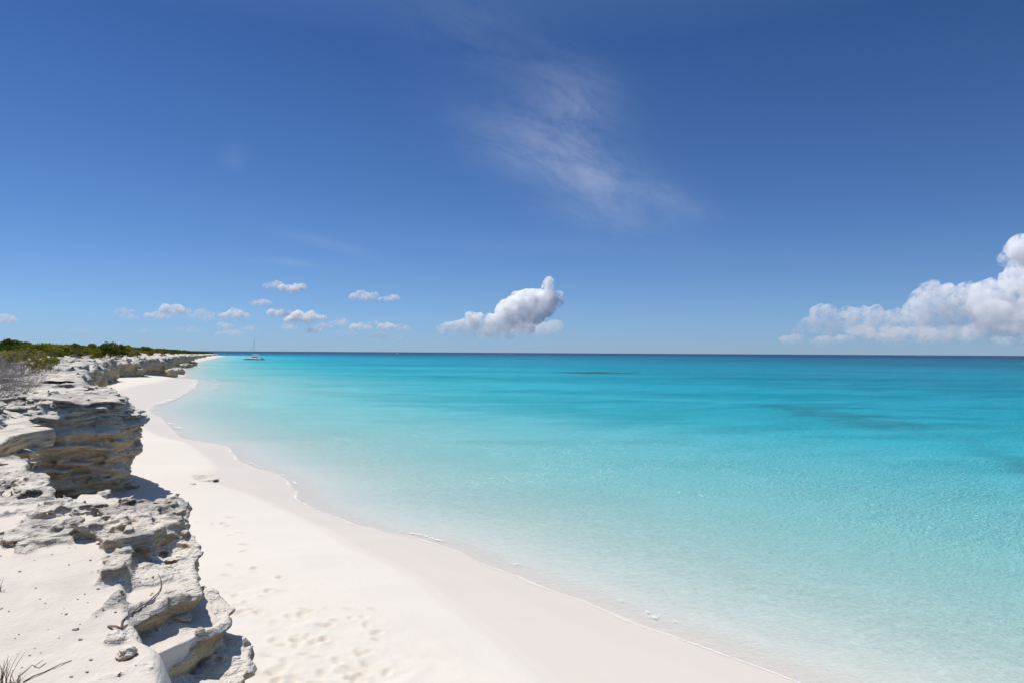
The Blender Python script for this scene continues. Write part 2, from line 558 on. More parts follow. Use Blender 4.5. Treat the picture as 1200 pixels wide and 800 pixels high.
def make_water():
    m, t, out = new_mat("sea_water")
    g = N(t, 'ShaderNodeNewGeometry')
    P = g.outputs['Position']
    D = ATTR(t, 'depth')
    weed = ATTR(t, 'weed')
    # slight patchiness of the bottom far out
    patch = NOISE(t, MAP(t, P, scale=(0.010, 0.022, 1)), 1.0, 5, 0.55)
    Dp = M2(t, 'MULTIPLY', D, M2(t, 'ADD', 0.72, M2(t, 'MULTIPLY', patch, 0.56)))
    lg = M2(t, 'DIVIDE', M2(t, 'LOGARITHM', M2(t, 'ADD', M2(t, 'MULTIPLY', Dp, 4.0), 1.0), 2.0), 6.5)   # 0..1 for 0..~22 m

    def pos(d):
        return math.log2(4 * d + 1) / 6.5
    scat = RAMP(t, lg, [(0.0, (0.62, 0.70, 0.68)), (pos(0.35), (0.59, 0.79, 0.78)), (pos(0.8), (0.39, 0.755, 0.775)),
                        (pos(1.4), (0.195, 0.645, 0.715)), (pos(2.2), (0.04, 0.505, 0.625)), (pos(3.4), (0.004, 0.365, 0.515)),
                        (pos(5.5), (0.002, 0.255, 0.405)), (pos(9), (0.003, 0.15, 0.26)), (pos(20), (0.004, 0.035, 0.10))])
    scat = MIX(t, weed, scat, (0.012, 0.10, 0.14))
    w = M2(t, 'SUBTRACT', 1.0, M2(t, 'EXPONENT', M2(t, 'MULTIPLY', D, -0.72)))
    # transmission of the bed
    tr = N(t, 'ShaderNodeCombineColor')
    trs = []
    for i, a in enumerate((0.62, 0.06, 0.05)):
        trs.append(M2(t, 'EXPONENT', M2(t, 'MULTIPLY', D, -a)))
    # waves: crossing ripples, stretched across the wind
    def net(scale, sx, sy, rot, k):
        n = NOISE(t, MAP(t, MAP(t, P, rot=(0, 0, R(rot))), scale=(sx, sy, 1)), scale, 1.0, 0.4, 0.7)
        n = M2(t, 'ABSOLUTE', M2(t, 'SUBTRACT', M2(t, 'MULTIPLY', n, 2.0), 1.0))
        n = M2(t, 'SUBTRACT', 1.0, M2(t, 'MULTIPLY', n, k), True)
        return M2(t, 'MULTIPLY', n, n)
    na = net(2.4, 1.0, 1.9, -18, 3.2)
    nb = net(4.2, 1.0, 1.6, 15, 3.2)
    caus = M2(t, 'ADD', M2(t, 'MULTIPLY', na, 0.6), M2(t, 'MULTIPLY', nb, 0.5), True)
    r1 = NOISE(t, MAP(t, MAP(t, P, rot=(0, 0, R(-20))), scale=(1.9, 3.8, 1)), 1.0, 1.5, 0.4, 0.15)
    r2 = NOISE(t, MAP(t, MAP(t, P, rot=(0, 0, R(24))), scale=(0.38, 1.0, 1)), 1.0, 1.0, 0.4, 0.4)
    r3 = NOISE(t, MAP(t, MAP(t, P, rot=(0, 0, R(10))), scale=(0.05, 0.16, 1)), 1.0, 1.0, 0.4, 0.3)
    h = M2(t, 'ADD', M2(t, 'MULTIPLY', r1, 0.30), M2(t, 'MULTIPLY', r2, 0.80))
    h = M2(t, 'ADD', h, M2(t, 'MULTIPLY', r3, 1.4))
    # sunlight gathered by ripples is painted in: a noise pattern tints the transmission
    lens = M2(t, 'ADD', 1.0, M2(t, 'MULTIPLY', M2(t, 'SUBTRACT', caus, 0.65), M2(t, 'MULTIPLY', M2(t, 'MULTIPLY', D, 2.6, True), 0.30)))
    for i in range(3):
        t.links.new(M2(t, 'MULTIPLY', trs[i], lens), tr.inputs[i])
    h = M2(t, 'ADD', h, M2(t, 'MULTIPLY', caus, 0.20))
    gust = NOISE(t, MAP(t, MAP(t, P, rot=(0, 0, R(12))), scale=(0.012, 0.045, 1)), 1.0, 3, 0.6, 0.4)
    g2 = NOISE(t, MAP(t, MAP(t, P, rot=(0, 0, R(-14))), scale=(0.10, 0.26, 1)), 1.0, 2, 0.5, 0.3)
    gust = M2(t, 'ADD', M2(t, 'MULTIPLY', gust, 0.6), M2(t, 'MULTIPLY', g2, 0.4))
    calm = M2(t, 'MULTIPLY', M2(t, 'ADD', 0.25, M2(t, 'MULTIPLY', w, 0.75)), RAMP(t, gust, [(0.36, (0.55, 0.55, 0.55)), (0.62, (1.0, 1.0, 1.0))]))
    bp = N(t, 'ShaderNodeBump', inp={'Distance': 1.0})
    t.links.new(M2(t, 'MULTIPLY', calm, 1.0), bp.inputs['Strength'])
    t.links.new(h, bp.inputs['Height'])
    nrm = bp.outputs[0]
    dif = N(t, 'ShaderNodeBsdfDiffuse')
    t.links.new(scat, dif.inputs[0])
    t.links.new(nrm, dif.inputs['Normal'])
    tb = N(t, 'ShaderNodeBsdfTransparent')
    t.links.new(tr.outputs[0], tb.inputs[0])
    body = N(t, 'ShaderNodeMixShader')
    t.links.new(w, body.inputs[0])
    t.links.new(tb.outputs[0], body.inputs[1])
    t.links.new(dif.outputs[0], body.inputs[2])
    gl = N(t, 'ShaderNodeBsdfGlossy', inp={'Roughness': 0.11})
    gl.inputs['Color'].default_value = (1, 1, 1, 1)
    t.links.new(nrm, gl.inputs['Normal'])
    fr = N(t, 'ShaderNodeFresnel', inp={'IOR': 1.33})
    t.links.new(nrm, fr.inputs['Normal'])
    ff = M2(t, 'MINIMUM', fr.outputs[0], 0.24)
    sh = N(t, 'ShaderNodeMixShader')
    t.links.new(ff, sh.inputs[0])
    t.links.new(body.outputs[0], sh.inputs[1])
    t.links.new(gl.outputs[0], sh.inputs[2])
    t.links.new(sh.outputs[0], out.inputs[0])
    return m


def make_foam():
    m, t, out = new_mat("sea_foam")
    g = N(t, 'ShaderNodeNewGeometry')
    P = g.outputs['Position']
    n1 = NOISE(t, P, 5.0, 6, 0.65, 0.6)
    n2_ = NOISE(t, P, 0.55, 3, 0.5)
    a = M2(t, 'ADD', ATTR(t, 'dens'), M2(t, 'MULTIPLY', M2(t, 'SUBTRACT', n1, 0.5), 1.3))
    a = M2(t, 'ADD', a, M2(t, 'MULTIPLY', M2(t, 'SUBTRACT', n2_, 0.5), 1.2))
    a = RAMP(t, a, [(0.38, (0, 0, 0)), (0.66, (1, 1, 1))])
    a = M2(t, 'MULTIPLY', a, 0.82)
    d = N(t, 'ShaderNodeBsdfDiffuse')
    d.inputs[0].default_value = (0.80, 0.79, 0.77, 1)
    tb = N(t, 'ShaderNodeBsdfTransparent')
    s = N(t, 'ShaderNodeMixShader')
    t.links.new(a, s.inputs[0])
    t.links.new(tb.outputs[0], s.inputs[1])
    t.links.new(d.outputs[0], s.inputs[2])
    t.links.new(s.outputs[0], out.inputs[0])
    return m


SAND, ROCK, WATER, FOAM = make_sand(), make_rock(), make_water(), make_foam()


def axis(lo, f0, f1, hi, step, g):
    a = list(np.arange(f0, f1, step))
    x, s = f1, step
    while x < hi:
        a.append(x)
        s *= g
        x += s
    a.append(hi)
    x, s = f0, step
    left = []
    while True:
        s *= g
        x -= s
        if x <= lo:
            break
        left.append(x)
    return np.array([lo] + left[::-1] + a)


# ------------------------------------------------------------------ beach and sea bed (one sheet)
def build_beach():
    xs = axis(-520, -9.5, 1.5, 420, 0.045, 1.035)
    ys = axis(-120, 9.5, 24.0, 1150, 0.05, 1.035)
    X, Y = np.meshgrid(xs, ys, indexing='ij')
    ds = shore_d(X, Y)
    z = beach_z(ds) + 0.035 * n2(xs, ys, 0.12, 5, 3) * sstep(0, 6, ds) + 0.012 * n2(xs, ys, 0.9, 9, 3) * sstep(2.5, 5, ds)
    z += 0.03 * n2(xs, ys, 0.35, 77, 2) * sstep(-1, -6, ds)
    dd = signed(X, Y, DRY, BACK)
    wet = 0.5 - np.clip(dd / 1.1, -0.5, 0.5)
    # tide-mark step
    z += 0.03 * sstep(-0.1, 0.35, dd)
    churn = np.zeros_like(z)
    lx, ly = (xs > -12) & (xs < 2.5), (ys > 8) & (ys < 40)
    ix0, ix1 = np.where(lx)[0][[0, -1]]
    iy0, iy1 = np.where(ly)[0][[0, -1]]
    sl = (slice(ix0, ix1), slice(iy0, iy1))
    Xs, Ys = X[sl], Y[sl]
    zz, cc = z[sl], churn[sl]
    r = random.Random(3)
    prints = []
    for (x0, y0, x1, y1, n) in ((250, 655, 330, 720, 18), (285, 700, 400, 745, 14), (300, 745, 385, 800, 18), (380, 755, 460, 800, 12),
                                (262, 600, 300, 640, 5), (300, 775, 450, 830, 22), (320, 660, 350, 680, 2), (235, 590, 275, 605, 6), (400, 700, 450, 745, 7)):
        for _ in range(n):
            prints.append(px(r.uniform(x0, x1), r.uniform(y0, y1), 0.95))
    for (cx, cy) in prints:
        a = r.gauss(2.2, 0.7)
        L, W, dep = r.uniform(0.11, 0.19), r.uniform(0.05, 0.09), r.uniform(0.008, 0.030)
        w = (np.abs(Xs - cx) < 0.6) & (np.abs(Ys - cy) < 0.6)
        if not w.any():
            continue
        ii, jj = np.where(w.any(1))[0], np.where(w.any(0))[0]
        ss = (slice(ii[0], ii[-1] + 1), slice(jj[0], jj[-1] + 1))
        dx, dy = Xs[ss] - cx, Ys[ss] - cy
        uu = (dx * math.cos(a) + dy * math.sin(a)) / L
        vv = (-dx * math.sin(a) + dy * math.cos(a)) / W
        q = np.sqrt(uu ** 2 + vv ** 2)
        zz[ss] += -dep * np.exp(-q ** 4) + dep * 0.45 * np.exp(-((q - 1.35) / 0.35) ** 2)
        cc[ss] = np.maximum(cc[ss], np.exp(-(q / 1.2) ** 4) * r.uniform(0.4, 1.0))
    # scuffed patches between the prints
    sc = sstep(0.15, 0.9, n2(xs, ys, 1.6, 21, 3)[sl] + 0.2)
    pm = np.zeros_like(zz)
    for (qx, qy, q) in ((290, 690, 1.0), (360, 735, 1.2), (420, 785, 1.5), (330, 790, 1.2)):
        cx, cy = px(qx, qy, 0.95)
        pm = np.maximum(pm, np.exp(-((Xs - cx) ** 2 + (Ys - cy) ** 2) / q ** 2))
    zz += pm * 0.022 * n2(xs, ys, 5.0, 23, 3)[sl]
    cc[:] = np.maximum(cc, 0.45 * pm * sc)
    V = np.stack([X, Y, z], -1).reshape(-1, 3)
    o = mesh_np("beach", V, grid_quads(len(xs), len(ys)), SAND, attrs={'sub': sstep(-0.2, -1.6, ds).ravel(), 'wet': wet.ravel(), 'churn': (0.65 * churn).ravel()})
    return tag(o, "smooth white sand beach between the rocks and the turquoise sea", "beach", kind='structure')


def build_sea():
    xs = axis(-30000, -26, 12, 60000, 0.16, 1.045)
    ys = axis(-200, 11.5, 58, 60000, 0.16, 1.045)
    X, Y = np.meshgrid(xs, ys, indexing='ij')
    ds = shore_d(X, Y)
    off = np.maximum(-ds, 0)
    amp = sstep(0, 3, off) * np.exp(-np.maximum(np.hypot(X, Y) - 30, 0) / 60)
    z = 0.02 * n2(xs, ys, 0.55, 41, 3) * amp
    # low swell lines that run parallel to the shore
    z += 0.02 * np.sin(off * 1.9 + 2.2 * n2(xs, ys, 0.09, 43, 2)) * amp * np.exp(-off / 14)
    z += 0.010 * n2(xs, ys, 1.2, 44, 2) * np.exp(-np.hypot(X, Y) / 60)
    depth = np.where(ds < 0, -beach_z(ds), 0)
    # broad sandbars give the bands of lighter and darker water
    depth = depth * (1 + 0.22 * n2(xs, ys, 0.012, 51, 3) * sstep(15, 80, off))
    depth += np.interp(np.hypot(X, Y), [0, 500, 900, 1400, 2200, 4000, 9000], [0, 0, 1.0, 2.5, 4, 12, 20]) * sstep(0, 300, off)
    weed = np.zeros_like(depth)
    nz = n2(xs, ys, 0.10, 61, 4, 0.6)
    for (qx, qy, rx, ry, ang, s) in ((700, 437, 11, 13, 3, 0.85), (330, 424, 45, 14, 0, 0.30), (420, 440, 30, 5, 0, 0.25), (900, 421.8, 320, 40, 4, 0.38),
                                     (1100, 423, 190, 30, 0, 0.40), (560, 421, 160, 30, 0, 0.25), (400, 417, 260, 80, 0, 0.30)):
        cx, cy = px(qx, qy, 0)
        a = R(ang)
        dx, dy = X - cx, Y - cy
        q = ((dx * math.cos(a) + dy * math.sin(a)) / rx) ** 2 + ((-dx * math.sin(a) + dy * math.cos(a)) / ry) ** 2
        weed = np.maximum(weed, s * sstep(1.5, 0.3, q + 0.7 * nz))
    bed = np.array([px(*q, 0) for q in ((930, 478), (985, 489), (1040, 500), (1100, 513), (1160, 530), (1230, 552), (1300, 575))])
    bd = poly_dist(X, Y, bed)
    wd = np.interp(Y, [20, 40, 60], [1.0, 1.8, 3.4])
    weed = np.maximum(weed, 0.40 * sstep(1.25, 0.1, bd / wd + 1.0 * nz + 1.0 * n2(xs, ys, 0.45, 67, 4, 0.65)) * sstep(-0.5, 0.5, n2(xs, ys, 0.06, 69, 2) + 0.35))
    V = np.stack([X, Y, z], -1).reshape(-1, 3)
    o = mesh_np("sea", V, grid_quads(len(xs), len(ys)), WATER, attrs={'depth': depth.ravel(), 'weed': weed.ravel()})
    return tag(o, "clear turquoise sea deepening to dark blue at the horizon", "sea", kind='structure')


def build_foam():
    """thin lacy foam left along the water's edge by the swash"""
    Vs, Qs, Ds, off = [], [], [], 0
    S = smooth_poly(SHORE[6:200], 8)
    seg = np.linalg.norm(np.diff(S, axis=0), axis=1)
    arc = np.r_[0, np.cumsum(seg)]
    g = np.gradient(S, axis=0)
    nr = np.stack([g[:, 1], -g[:, 0]], 1) / (np.linalg.norm(g, axis=1, keepdims=True) + 1e-9)
    # make nr point to sea
    if shore_d(np.array([S[60, 0] + nr[60, 0]]), np.array([S[60, 1] + nr[60, 1]]))[0] > 0:
        nr = -nr

    def ribbon(a0, a1, o0, wid, dens, seed, nacross=7):
        nonlocal off
        step = 0.08
        al, y = [], a0
        while y < a1:
            al.append(y)
            step = max(0.08, 0.004 * np.interp(y, arc, np.hypot(S[:, 0], S[:, 1])))
            y += step
        al = np.array(al)
        sx, sy = np.interp(al, arc, S[:, 0]), np.interp(al, arc, S[:, 1])
        nx, ny = np.interp(al, arc, nr[:, 0]), np.interp(al, arc, nr[:, 1])
        fw = 0.45 / max(1.0, wid * 1.6)
        wob = gfbm(al, np.zeros(1), np.zeros(1), (fw, 1, 1), seed, 4)[:, 0, 0]
        wv = gfbm(al, np.zeros(1), np.zeros(1), (fw * 1.8, 1, 1), seed + 9, 3)[:, 0, 0]
        fade = np.minimum(sstep(a0, a0 + 3, al), 1 - sstep(a1 - 3, a1, al))
        ww = wid * (1 + 0.6 * wv).clip(0.25)
        t = np.linspace(-0.5, 0.5, nacross)
        o_ = o0 + 0.25 * wob * min(1.0, wid * 3)
        px_ = sx[:, None] + nx[:, None] * (o_[:, None] + ww[:, None] * t)
        py_ = sy[:, None] + ny[:, None] * (o_[:, None] + ww[:, None] * t)
        ds = shore_d(px_, py_)
        z = np.maximum(beach_z(ds), 0.0) + 0.008 + 0.012 * np.cos(t * math.pi)[None, :] * min(1, wid)
        dn = dens * np.cos(t * math.pi)[None, :].clip(0) ** 0.6 * fade[:, None]
        Vs.append(np.stack([px_, py_, z], -1).reshape(-1, 3))
        Ds.append(dn.ravel())
        Qs.append(grid_quads(len(al), nacross, off))
        off += len(Vs[-1])

    def arc_at(x, y):
        return arc[np.argmin((S[:, 0] - x) ** 2 + (S[:, 1] - y) ** 2)]
    aN = arc_at(12, 5)
    ribbon(aN, arc_at(-22, 47), -0.05, 0.13, 0.62, 101)
    ribbon(aN, arc_at(-9, 29), 0.55, 0.75, 0.20, 111, 9)
    ribbon(arc_at(5, 13), arc_at(-2.5, 21.4), 0.75, 0.16, 0.30, 131)
    ribbon(arc_at(-1.2, 20), arc_at(-6, 24.4), 0.45, 0.20, 0.42, 151)
    ribbon(arc_at(-8.5, 28), arc_at(-16, 39.5), 0.2, 0.2, 0.45, 161)
    ribbon(arc_at(-23, 47.5), arc_at(-41, 80), 0.4, 0.6, 0.42, 171)
    ribbon(arc_at(-38, 73), arc_at(-70, 146), 0.6, 1.6, 0.55, 181, 9)
    ribbon(arc_at(-50, 105), arc_at(-68, 145), 4.0, 2.4, 0.36, 191, 9)
    ribbon(arc_at(-66, 141), arc_at(-340, 800), 0.3, 1.2, 0.55, 201)
    o = mesh_np("foam", np.concatenate(Vs), np.concatenate(Qs), FOAM, attrs={'dens': np.concatenate(Ds)})
    return tag(o, "thin white foam line along the edge of the water", "foam", kind='stuff')


# ------------------------------------------------------------------ rock: layered limestone as a density field
def P4(lst, z):
    return [px(x, y, z) for x, y in lst]


SLAB1 = P4([(222, 600), (219, 618), (205, 622), (186, 628), (178, 634), (150, 642), (120, 640), (80, 625), (60, 600), (80, 575), (130, 574), (180, 590)], 4.40)
SLAB2 = P4([(244, 652), (240, 676), (243, 692), (212, 700), (188, 716), (170, 732), (150, 748), (128, 752), (100, 730), (90, 690), (110, 640), (170, 628), (215, 640)], 4.20)
SLAB3 = P4([(276, 702), (283, 719), (264, 736), (249, 752), (222, 766), (183, 787), (150, 800), (110, 860), (60, 840), (60, 740), (150, 720), (210, 690), (245, 690)], 3.98)
SHELF = P4([(293, 745), (292, 757), (280, 772), (284, 800), (278, 850), (240, 900), (120, 900), (140, 780), (230, 740), (268, 726)], 3.72)
LEDGE = P4([(70, 503), (40, 508), (20, 513), (0, 524), (-60, 545), (-160, 520), (-120, 475), (0, 470), (25, 488), (52, 497)], 4.05)


def rock_field(xs, ys, zs, near):
    """density > 0 inside rock or the sand lying on it; also the sand-minus-rock field and the colour field"""
    X, Y = np.meshgrid(xs, ys, indexing='ij')
    E = lip_d(X, Y)
    h = xs[1] - xs[0]
    dist = np.hypot(X, Y)
    # rough height of the terrace
    inland = sstep(4, 60, E)
    far = sstep(30, 70, Y)
    H = 4.38 + 0.16 * n2(xs, ys, 0.09, 3, 3) + 0.9 * inland * far + 0.5 * far * sstep(2, 9, E + 2.5 * n2(xs, ys, 0.11, 13, 2)) - 0.28 * far
    H = H - 2.2 * sstep(180, 800, Y)
    H = H + 0.5 * far * n2(xs, ys, 0.05, 15, 2) * sstep(180, 60, Y)
    # notches and buttresses along the edge
    E2 = E + far * (2.0 * n2(xs, ys, 0.07, 17, 3) + 0.9 * n2(xs, ys, 0.26, 18, 3) + 0.6)
    E2 = E2 + (1 - far) * (0.28 * n2(xs, ys, 0.8, 19, 2)) * sstep(12, 16, Y)
    # bedding: thin layers that stick out or sit back by turns
    und = 0.10 * n2(xs, ys, 0.16, 29, 2) + 0.05 * X + 0.028 * Y
    und = np.where(Y > 30, und * 0.15, und).astype(np.float32)
    zmin, zmax = zs[0] + und.min(), zs[-1] + und.max()
    ze = np.arange(zmin - h, zmax + 2 * h, h)
    kf = min(1.0, 0.06 / h)
    S = (0.55 * gnoise(xs, ys, ze, (0.35, 0.35, 2.2 * kf), 201) + 0.75 * gnoise(xs, ys, ze, (0.8, 0.8, 5.0 * kf), 203)
         + 0.70 * gnoise(xs, ys, ze, (1.7, 1.7, 9.0 * kf), 207))
    if h < 0.04:
        S = S + 0.50 * gnoise(xs, ys, ze, (3.6, 3.6, 18.0), 209)
    S = np.tanh(S * 2.1).astype(np.float32)
    k = (zs[None, None, :] + und[:, :, None] - ze[0]) / h
    k0 = np.clip(k.astype(np.int32), 0, len(ze) - 2)
    fr = (k - k0).astype(np.float32)
    S = np.take_along_axis(S, k0, 2) * (1 - fr) + np.take_along_axis(S, k0 + 1, 2) * fr
    del k, k0, fr
    amp_s = np.where(Y < 13, 0.10, np.where(Y < 40, 0.25, 0.55)).astype(np.float32)
    amp_t = np.where(Y < 13, 0.045, np.where(Y < 40, 0.13, 0.30)).astype(np.float32)
    n3 = gfbm(xs, ys, zs, (1.6, 1.6, 2.6), 221, 2, 0.6)
    cr = 0.0
    fq, aa = min(3.4, 0.27 / h), 1.0
    while fq * h < 0.55:
        cr = cr + aa * (0.35 - np.abs(gnoise(xs, ys, zs, (fq, fq, fq * 1.6), 225 + int(fq * 10))))
        fq *= 1.95
        aa *= 0.62
    # cliff foot is undercut, upper beds overhang
    prof = np.interp(zs, [0, 0.6, 1.3, 2.0, 2.7, 3.4, 4.0, 4.5, 6], [-0.1, -0.15, -0.30, -0.10, 0.02, -0.03, -0.22, -0.50, -0.8]).astype(np.float32)
    if near:
        prof = prof + np.interp(zs, [0, 2.5, 3.3, 3.7, 5], [0, -0.7, -0.55, 0, 0]).astype(np.float32)
    sc = (1.0 + 1.6 * sstep(37, 55, Y)).astype(np.float32)[:, :, None]
    r_amp = (0.085 if near else 0.095) * sc
    side = E2[:, :, None] + amp_s[:, :, None] * S + prof[None, None, :] * np.where(Y < 60, 1.0, 1.5)[:, :, None] - np.where((Y > 13) & (Y < 32), 0.46, 0.08)[:, :, None]
    Z = zs[None, None, :].astype(np.float32)
    # near the camera the ground is sand with rock breaking through along the back ridge and the lips
    rough = np.ones_like(E, np.float32)
    Hr = H.copy()
    if Y.min() < 13:
        Hn = np.interp(Y, [2, 3.5, 4.3, 5.0, 5.7, 6.5, 9, 11], [4.04, 4.13, 4.22, 4.31, 4.385, 4.42, 4.42, 4.38])
        dl = np.array([px(150, 620, 4.36), px(158, 640, 4.36), px(150, 690, 4.25), px(160, 748, 4.18), px(178, 790, 4.0), px(190, 860, 3.9)])
        xl = np.interp(Y, dl[::-1, 1], dl[::-1, 0])
        Hn = Hn - (Hn - 3.66) * sstep(-0.05, 0.30, X - xl - 0.12 * n2(xs, ys, 1.7, 71, 2)) * sstep(7.2, 6.6, Y)
        wn = sstep(13.5, 11.5, Y)
        ridge = sstep(1.9, 0.5, E) * sstep(6.6, 7.4, Y + 0.10 * (X + 4)) + 0.0
        ridge = np.maximum(ridge, sstep(1.5, 0.4, poly_dist(X, Y, np.array(P4([(0, 545), (60, 560), (120, 590), (180, 600)], 4.4)))))
        Hrock = Hn - 0.12 + 0.17 * ridge + 0.06 * n2(xs, ys, 1.1, 33, 3)
        dl_ = X - xl
        band = np.exp(-((dl_ + 0.02) / 0.20) ** 2) * sstep(6.4, 5.9, Y) * sstep(4.1, 4.6, Y)
        Hrock = Hrock + band * (0.09 + 0.09 * n2(xs, ys, 3.5, 73, 3))
        Hr = H * (1 - wn) + Hrock * wn
        Hs = H * 0 + Hn * wn + (H - 0.05) * (1 - wn) - 0.035 + 0.015 * n2(xs, ys, 0.9, 35, 2)
        rough = 0.8 + 0.75 * ridge + 0.25 * band
    else:
        Hs = H - 0.12 + 0.14 * n2(xs, ys, 0.25, 37, 2)
    top = (Hr[:, :, None] - Z) + (amp_t * rough)[:, :, None] * S
    f = np.minimum(side, top)
    if Y.min() < 13:
        base_drop = sstep(-0.2, 0.5, sd_poly(X, Y, SLAB3))
        # lower the base where the slabs stand so that every slab shows its own edge
        for poly, zt, thick, am in ((SHELF, 3.72, 0.5, 0.06), (SLAB3, 3.98, 0.6, 0.07), (SLAB2, 4.20, 0.5, 0.06), (SLAB1, 4.40, 0.5, 0.06)):
            e = sd_poly(X, Y, poly) - 0.06 + 0.085 * n2(xs, ys, 2.5, 83 + int(zt * 100), 4, 0.6)
            pr = np.interp(zs, [zt - thick, zt - 0.25, zt - 0.14, zt - 0.05, zt], [-0.30, -0.16, -0.10, 0.0, -0.02]).astype(np.float32)
            sl = np.minimum(e[:, :, None] + am * S + pr[None, None, :], (zt + 0.03 * n2(xs, ys, 1.5, 91, 3))[:, :, None] - Z + 0.028 * S)
            f = np.maximum(f, sl)
    f = f + r_amp * ((0.45 if near else 0.8) * n3 + (1.25 if near else 1.6) * cr * rough[:, :, None])
    if near:
        # pits and clefts of the weathered surface
        pits = gnoise(xs, ys, zs, (7.0, 7.0, 9.0), 241)
        f = f - 0.070 * np.maximum(pits - 0.25, 0) * rough[:, :, None]
        f = f + 0.012 * gnoise(xs, ys, zs, (17.0, 17.0, 17.0), 243)
    if Y.max() > 14 and Y.min() < 20:
        e = sd_poly(X, Y, LEDGE) + 0.10 * n2(xs, ys, 1.0, 87, 2)
        sl = np.minimum(e[:, :, None] + 0.10 * S, (4.07 + 0.03 * n2(xs, ys, 0.8, 95, 2))[:, :, None] - Z)
        sl = np.minimum(sl, Z - 3.72 + 0.1 * S)
        f = np.maximum(f, sl + 0.03 * n3)
    fs = np.minimum(Hs[:, :, None] - Z, (E - (0.45 if near else 1.1) - 0.35 * n2(xs, ys, 0.7, 39, 2))[:, :, None])
    fs = np.minimum(fs, Z - Hs[:, :, None] + (0.22 if near else 0.5))
    if Y.min() < 13:
        for poly, zt in ((SLAB3, 3.975), (SLAB2, 4.20), (SLAB1, 4.385)):
            e = sd_poly(X, Y, poly)
            fs = np.maximum(fs, np.minimum((e - 0.20 - 0.10 * n2(xs, ys, 3, 45, 2))[:, :, None], np.minimum((zt + 0.03 * n2(xs, ys, 2.6, 47, 3))[:, :, None] - Z, Z - zt + 0.15)))
    diff = fs - f
    f = np.maximum(f, fs)
    tanf = 0.34 + 0.30 * gnoise(xs, ys, zs, (0.55, 0.55, 1.1), 261) + np.interp(zs, [0.5, 2.6, 3.4, 4.5], [0.46, 0.42, 0.10, -0.28])[None, None, :]
    if near:
        tanf = tanf + 0.35
    return f, diff, tanf


def rock_chunk(x0, x1, y0, y1, z0, z1, h, near):
    xs, ys, zs = np.arange(x0, x1 + h, h), np.arange(y0, y1 + h, h), np.arange(z0, z1 + h, h)
    f, diff, tanf = rock_field(xs, ys, zs, near)
    f[:, :, 0] = np.where(f[:, :, 0] > 0, f[:, :, 0], f[:, :, 0])
    V, Q, (ci, cj, ck) = surface_nets(f, (x0, y0, z0), h)
    sand = sstep(-0.03, 0.03, diff[ci, cj, ck + 1] * 0.5 + diff[ci + 1, cj + 1, ck] * 0.5 + 0.008)
    return V, Q, sand, tanf[ci, cj, ck]


def rock_object(name, chunks, label, cat):
    Vs, Qs, Ss, Ts, off = [], [], [], [], 0
    for c in chunks:
        V, Q, s, tn = rock_chunk(*c)
        Vs.append(V)
        Qs.append(Q + off)
        Ss.append(s)
        Ts.append(tn)
        off += len(V)
    o = mesh_np(name, np.concatenate(Vs), np.concatenate(Qs), ROCK, attrs={'sand': np.concatenate(Ss), 'tan': np.concatenate(Ts)})
    return tag(o, label, cat, kind='structure')


build_beach()
build_sea()
build_foam()
rock_object("rock_terrace", [(-5.6, -0.6, 2.2, 7.7, 2.95, 4.75, 0.016, True),
                             (-9.9, -5.55, 2.2, 12.6, 2.5, 5.0, 0.035, True),
                             (-5.6, -0.6, 7.6, 12.6, 2.5, 5.0, 0.035, True),
                             (-9.9, 2.6, -3.0, 12.6, 0.5, 3.0, 0.08, True),
                             (-9.9, 2.6, -3.0, 2.3, 2.5, 5.0, 0.06, True)],
            "pale sandy limestone terrace with broken layered edges in the foreground", "rock terrace")
rock_object("rock_headland", [(-17.5, -12.2, 19.0, 29.5, 0.6, 5.1, 0.031, False), (-21, -17.4, 17.0, 31.5, 0.6, 5.3, 0.055, False), (-17.5, -12.2, 17.0, 19.1, 0.6, 5.1, 0.055, False),
               (-17.5, -12.2, 29.4, 31.5, 0.6, 5.1, 0.055, False), (-34, -20.9, 2.0, 40, 0.5, 5.3, 0.10, False), (-21, -9.8, 2.0, 17.1, 0.5, 5.3, 0.055, False),
               (-21, -9.8, 31.4, 40, 0.5, 5.3, 0.08, False)],
            "tall layered grey and tan limestone bluff with ragged overhanging beds above the sand", "bluff")
rock_object("coastal_cliff", [(-92, -20, 32.5, 118, 0.3, 6.6, 0.20, False), (-92, -60, 111.8, 172, -0.2, 7.2, 0.20, False), (-240, -91.4, 111.8, 172, -0.2, 7.2, 0.42, False), (-240, -66, 171.4, 310, -0.3, 7.2, 0.40, False),
                              (-640, -120, 309, 905, -0.5, 7.2, 1.3, False)],
            "low broken limestone cliffs running along the shore to the far point", "cliff")


